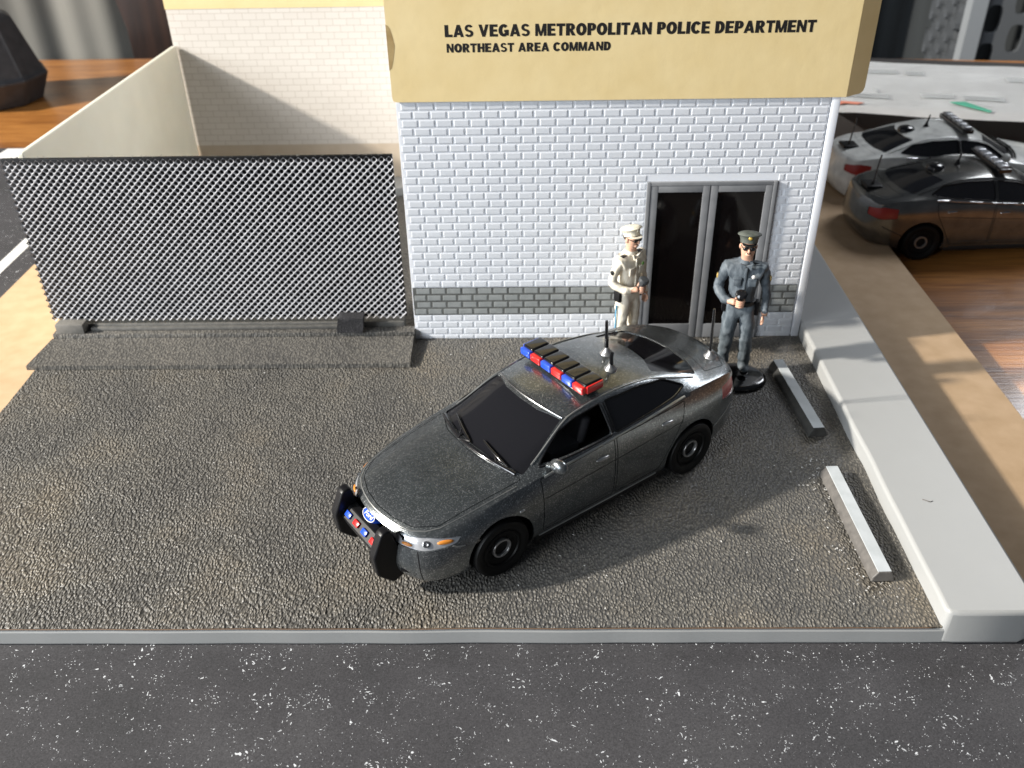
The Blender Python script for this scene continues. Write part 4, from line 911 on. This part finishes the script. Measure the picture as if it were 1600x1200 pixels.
    pc('hair', lambda b_: ball_bm(b_, (0, .022, 1.655), (.084, .085, .062)), mat('brown_hair', (.04, .025, .015), .6))
    def collar(b_):
        for s in (-1, 1): prism_bm(b_, [(0, 0), (s * .062, .022), (s * .05, -.045)], (0, -.100, 1.44), (1, -.0, 0), (0, .25, 1), (0, -1, 0), 0, .02)
        lathe_bm(b_, [(.070, 1.425), (.074, 1.45), (.066, 1.485), (.058, 1.485)], 20)
    pc('collar', collar, shirt)
    def belt(b_): lathe_bm(b_, [(.132, .935), (.150, .94), (.152, .965), (.150, .985), (.132, .99)], 28, Matrix.Diagonal((1.08, .86, 1, 1)))
    bl = pc('belt', belt, M['black'] if not white else mat('cream_belt', (.35, .32, .27), .5))
    pc('holster', lambda b_: box_bm(b_, .155, .205, -.05, .05, .80, .97, .015), M['black'], bl); pc('radio_pouch', lambda b_: box_bm(b_, -.205, -.15, -.05, .05, .83, .97, .015), M['black'], bl)
    def pock(b_):
        for s in (-1, 1):
            box_bm(b_, s * .08 - .042, s * .08 + .042, -.132, -.100, 1.20, 1.285, .008); box_bm(b_, s * .08 - .045, s * .08 + .045, -.138, -.100, 1.275, 1.30, .006)
        for i in range(6): ball_bm(b_, (0.0, -.124 + .006 * (i > 4), 1.02 + i * .065), .008, seg=8)
        box_bm(b_, -.012, .012, -.128, -.10, 1.0, 1.42, .005)
    pc('pocket', pock, shirt); pc('badge', lambda b_: ball_bm(b_, (.085, -.142, 1.325), (.022, .010, .024)), M['ff_white'] if not white else mat('green_badge', (.12, .28, .06), .4))
    def patch(b_):
        for s in (-1, 1): ball_bm(b_, (s * .285, .01, 1.25), (.014, .030, .036))
    if white:
        pc('shoulder_patch', patch, M['black'])
        def ep(b_):
            for s in (-1, 1): box_bm(b_, s * .13 - .04, s * .13 + .04, -.045, .01, 1.432, 1.447, .006)
        pc('epaulette', ep, M['black']); pc('leg_stripe', lambda b_: tube_bm(b_, [(-.197, .0, .78), (-.20, .0, .6), (-.198, 0, .45), (-.197, 0, .25)], .010, 6), mat('light_blue_stripe', (.12, .38, .60), .5))
    else: pc('shoulder_patch', patch, mat('gold_patch', (.35, .24, .07), .5))
    def bs(b_): lathe_bm(b_, [(0, .0), (.30, .0), (.305, .02), (.295, .045), (.26, .062), (0, .062)], 40, Matrix.Translation((base[0], base[1], -.058)) @ Matrix.Diagonal((base[2], base[3], 1, 1)))
    pc('base', bs, M['black_gloss'])
    return e
def uniform(name, c1, c2):
    m = vary(mat(name, c1, .6), c1, c2, 11, detail=6, sc=(1.6, 1.6, .6), lo=.36, hi=.62, bump=.6, bscale=20, bdist=.02); return m
U_BLUE = uniform('slate_blue_uniform', (.055, .070, .085), (.125, .148, .17)); U_BP = uniform('slate_trousers', (.06, .078, .094), (.145, .172, .195)); U_W = uniform('cream_uniform', (.66, .60, .48), (.82, .77, .66)); U_C = uniform('cream_cap', (.62, .57, .44), (.75, .70, .58)); U_NC = uniform('dark_green_cap', (.05, .06, .05), (.09, .10, .085))
KO = 3.74
PB = (7.95, -1.93); PBr = R(-8)
ob = officer((PB[0], PB[1], .125), PBr, KO, U_BLUE, U_BP, U_NC, 'officer in slate blue uniform and dark cap standing on a black oval base', (.06, -.05, 1.15, .95), False)
PW = (5.42, -1.0); PWr = R(40)
ow = officer((PW[0], PW[1], .125), PWr, 3.50, U_W, U_W, U_C, 'officer in cream uniform and cream cap standing left of the glass doors', (0, 0, 1, 1), True)
def held(parent_loc, rz, H, label):
    k = H / 1.80; T = Matrix.Translation((parent_loc[0], parent_loc[1], .125)) @ Matrix.Rotation(rz, 4, 'Z') @ Matrix.Scale(k, 4)
    bm = bmesh.new(); lathe_bm(bm, [(0, -.055), (.036, -.055), (.042, -.03), (.05, .045), (.066, .055), (.068, .08), (.05, .1), (0, .104)], 10, T @ Matrix.Translation((-.035, -.255, 1.115)) @ Matrix.Rotation(R(24), 4, 'X'))
    tag(from_bm('handheld_device', bm, None, M['black_gloss'] if rz < 0 else mat('dark_grey_device', (.05, .055, .06), .4), 35), label, 'device')
held(PB, PBr, KO, 'black rounded device held at the waist by the blue uniformed officer'); held(PW, PWr, 3.50, 'dark grey rounded device held at the waist by the cream uniformed officer')
# ------------------------------------------------------------------ things behind
# smart speaker: faceted dark body
bm = bmesh.new(); lathe_bm(bm, [(0, 0), (2.3, 0), (2.9, 1.3), (2.72, 1.42), (1.9, 3.95), (1.5, 4.2), (0, 4.25)], 9, Matrix.Translation((-24.1, 25.6, -.9)) @ Matrix.Rotation(R(12), 4, 'Z'))
sp_ = from_bm('speaker', bm, None, vary(mat('dark_speaker', (.035, .037, .042), .45), (.028, .03, .035), (.05, .052, .058), 2)); bvm = sp_.modifiers.new('b', 'BEVEL'); bvm.width = .12; bvm.segments = 3
tag(sp_, 'dark faceted tabletop speaker at the left edge of the wooden table', 'speaker')
# white printed mailer on a dark box
pk = tag(box('dark_box', 14.6, 40, 16.2, 24.5, -.88, 1.0, mat('dark_card', (.02, .018, .018), .6), bev=.05), 'low dark box on the table under the white printed mailer', 'box')
pk.rotation_euler = (0, 0, R(-11)); pk.location = Vector((15, 16, 0)) - Matrix.Rotation(R(-11), 3, 'Z') @ Vector((15, 16, 0)) + Vector((0.0, .3, 0))
ml = empty('mailer', (15.2, 15.5, 1.02), R(-12)); tag(ml, 'white printed mailer sheet lying on the dark box behind the toy cars', 'mailer')
bm = bmesh.new(); nn_ = 20
gx = [[bm.verts.new((-.3 + 24 * i / nn_, 8.2 * j / 6 + .06 * math.sin(i), .06 + .05 * noise((i * .5, j * .5, 0)))) for j in range(7)] for i in range(nn_ + 1)]
for i in range(nn_):
    for j in range(6): bm.faces.new((gx[i][j], gx[i + 1][j], gx[i + 1][j + 1], gx[i][j + 1]))
bmesh.ops.solidify(bm, geom=bm.faces[:], thickness=.12)
from_bm('sheet', bm, ml, vary(mat('white_poly', (.60, .62, .63), .4), (.78, .80, .81), (.83, .85, .86), .8, bump=.2, bscale=1.5, bdist=.1), 50)
def mark(pts, m_, name): b_ = bmesh.new(); prism_bm(b_, pts, (0, 0, .13), X, Y, Z, 0, .02); from_bm(name, b_, ml, m_)
mark([(4.6, 1.9), (5.2, 2.05), (6.0, .95), (5.9, .75)], mat('green_print', (.05, .30, .20), .5), 'green_mark')
mark([(-.1, 1.0), (.3, .9), (.5, 1.1), (1.0, 1.05), (1.25, 1.25), (.5, 1.35), (-.1, 1.35)], mat('red_print', (.62, .22, .15), .5), 'red_mark')
gm = mat('grey_print', (.42, .44, .45), .5)
for x_, y_, l_ in ((.8, 6.4, 2.3), (3.4, 6.3, .8), (3.6, 2.9, 1.3), (5.2, 2.8, 1.6), (1.8, 3.3, .15), (.3, 5.2, 1.2), (.4, 2.5, 1.9), (7.5, 5.9, 2.0)):
    for r_ in range(2): mark([(x_, y_ - r_ * .35), (x_ + l_, y_ - r_ * .35), (x_ + l_, y_ + .13 - r_ * .35), (x_, y_ + .13 - r_ * .35)], gm, 'grey_print')
# plastic basket with rounded slots, pale post, dark cloth
def slotted(name, o_, u, wd, ht, hx, hz_, px, pz, m_, parent):
    bm = bmesh.new(); u = Vector(u).normalized(); n_ = Vector((-u.y, u.x, 0)); col_ = 0; x = 0
    while x < wd:
        z = -(pz / 2 if col_ % 2 else 0)
        while z < ht:
            cx_, cz_ = x + px / 2, z + pz / 2; K = 16; outer = []; inner = []
            for i in range(K):
                a = 2 * math.pi * i / K; ca, sa = math.cos(a), math.sin(a); mxx = max(abs(ca), abs(sa)); outer.append((cx_ + ca / mxx * px / 2, cz_ + sa / mxx * pz / 2))
                e_ = 3.4; rr = (abs(ca) ** e_ + abs(sa) ** e_) ** (-1 / e_); inner.append((cx_ + ca * rr * hx / 2, cz_ + sa * rr * hz_ / 2))
            vo = [bm.verts.new(Vector(o_) + u * a + Vector((0, 0, b_))) for a, b_ in outer]; vi = [bm.verts.new(Vector(o_) + u * a + Vector((0, 0, b_))) for a, b_ in inner]; vd = [bm.verts.new(v_.co + n_ * .4) for v_ in vi]
            for i in range(K): bm.faces.new((vo[i], vo[(i + 1) % K], vi[(i + 1) % K], vi[i])); bm.faces.new((vi[i], vi[(i + 1) % K], vd[(i + 1) % K], vd[i]))
            z += pz
        x += px; col_ += 1
    bmesh.ops.remove_doubles(bm, verts=bm.verts[:], dist=.001); bmesh.ops.recalc_face_normals(bm, faces=bm.faces[:]); return from_bm(name, bm, parent, m_)
bk = empty('laundry_basket', (0, 0, 0)); tag(bk, 'grey plastic basket with rounded slots standing behind the table', 'basket')
gb = mat('grey_basket', (.085, .092, .10), .5); gb2 = mat('basket_post', (.26, .28, .30), .5)
slotted('basket_side', (32.3, 41.5, -14), (1, -.12, 0), 18, 24, 1.0, 1.75, 1.6, 2.35, gb, bk)
slotted('basket_side', (31.3, 41.6, -14), (2.6, 11.5, 0), 9, 24, 1.1, 1.75, 1.75, 2.35, gb, bk)
bm = bmesh.new(); prism_bm(bm, [(-.5, -.45), (.5, -.45), (.5, .45), (-.5, .45)], (31.8, 41.4, 0), X, Y, Z, -14, 12); from_bm('corner_post', bm, bk, gb2)
wavy('dark_cloth', 14, 60, 56, -30, 30, 1.2, .8, vary(mat('dark_cloth', (.012, .014, .016), .9), (.006, .007, .008), (.03, .035, .038), .3, sc=(1, 1, .1)), 'black cloth hanging in folds behind the plastic basket', 'cloth', 1)
bm = bmesh.new(); rd = random.Random(3)
for i in range(420):
    x, y = (rd.uniform(-9.4, 9.9), rd.uniform(-9.7, -.1)) if i < 300 else (rd.gauss(9.15, .25), rd.uniform(-9.3, -5.2))  # extra pale flecks beside the front stop stand in for white glints
    if x > 10 or (y > -1.6 and x < .1): continue
    a = rd.uniform(0, math.pi); l_ = rd.uniform(.008, .022); w2 = rd.uniform(.004, .009); z = .028 + .016 * noise((x * .8, y * .8, 0)) + .012 * noise((x * 2.5, y * 2.5, 4))
    box_bm(bm, -l_, l_, -w2, w2, -.004, .006, 0, 0, 1, Matrix.Translation((x, y, z)) @ Matrix.Rotation(a, 4, 'Z') @ Matrix.Rotation(rd.uniform(-.5, .5), 4, 'X'))
tag(from_bm('dust', bm, None, mat('pale_dust_glint', (.55, .54, .52), .6)), 'pale dust and grit scattered over the asphalt lot, with painted glints near the front stop', 'dust', kind='stuff')
bm = bmesh.new()
for i in range(46):
    x = rd.uniform(-9.4, -.3); z = GZ1 + .01; dx, dz = rd.uniform(-.1, .1), rd.uniform(.0, .07)
    tube_bm(bm, [(x, GY + .1, z), (x + dx * .5, GY + .1 + rd.uniform(-.04, .04), z + dz), (x + dx, GY + .1, z + dz * .6)], .0035, 4)
tag(from_bm('lint', bm, None, mat('pale_lint', (.3, .29, .26), .9)), 'fine lint fibres caught along the top edge of the mesh gate', 'lint', kind='stuff')
print('done building')
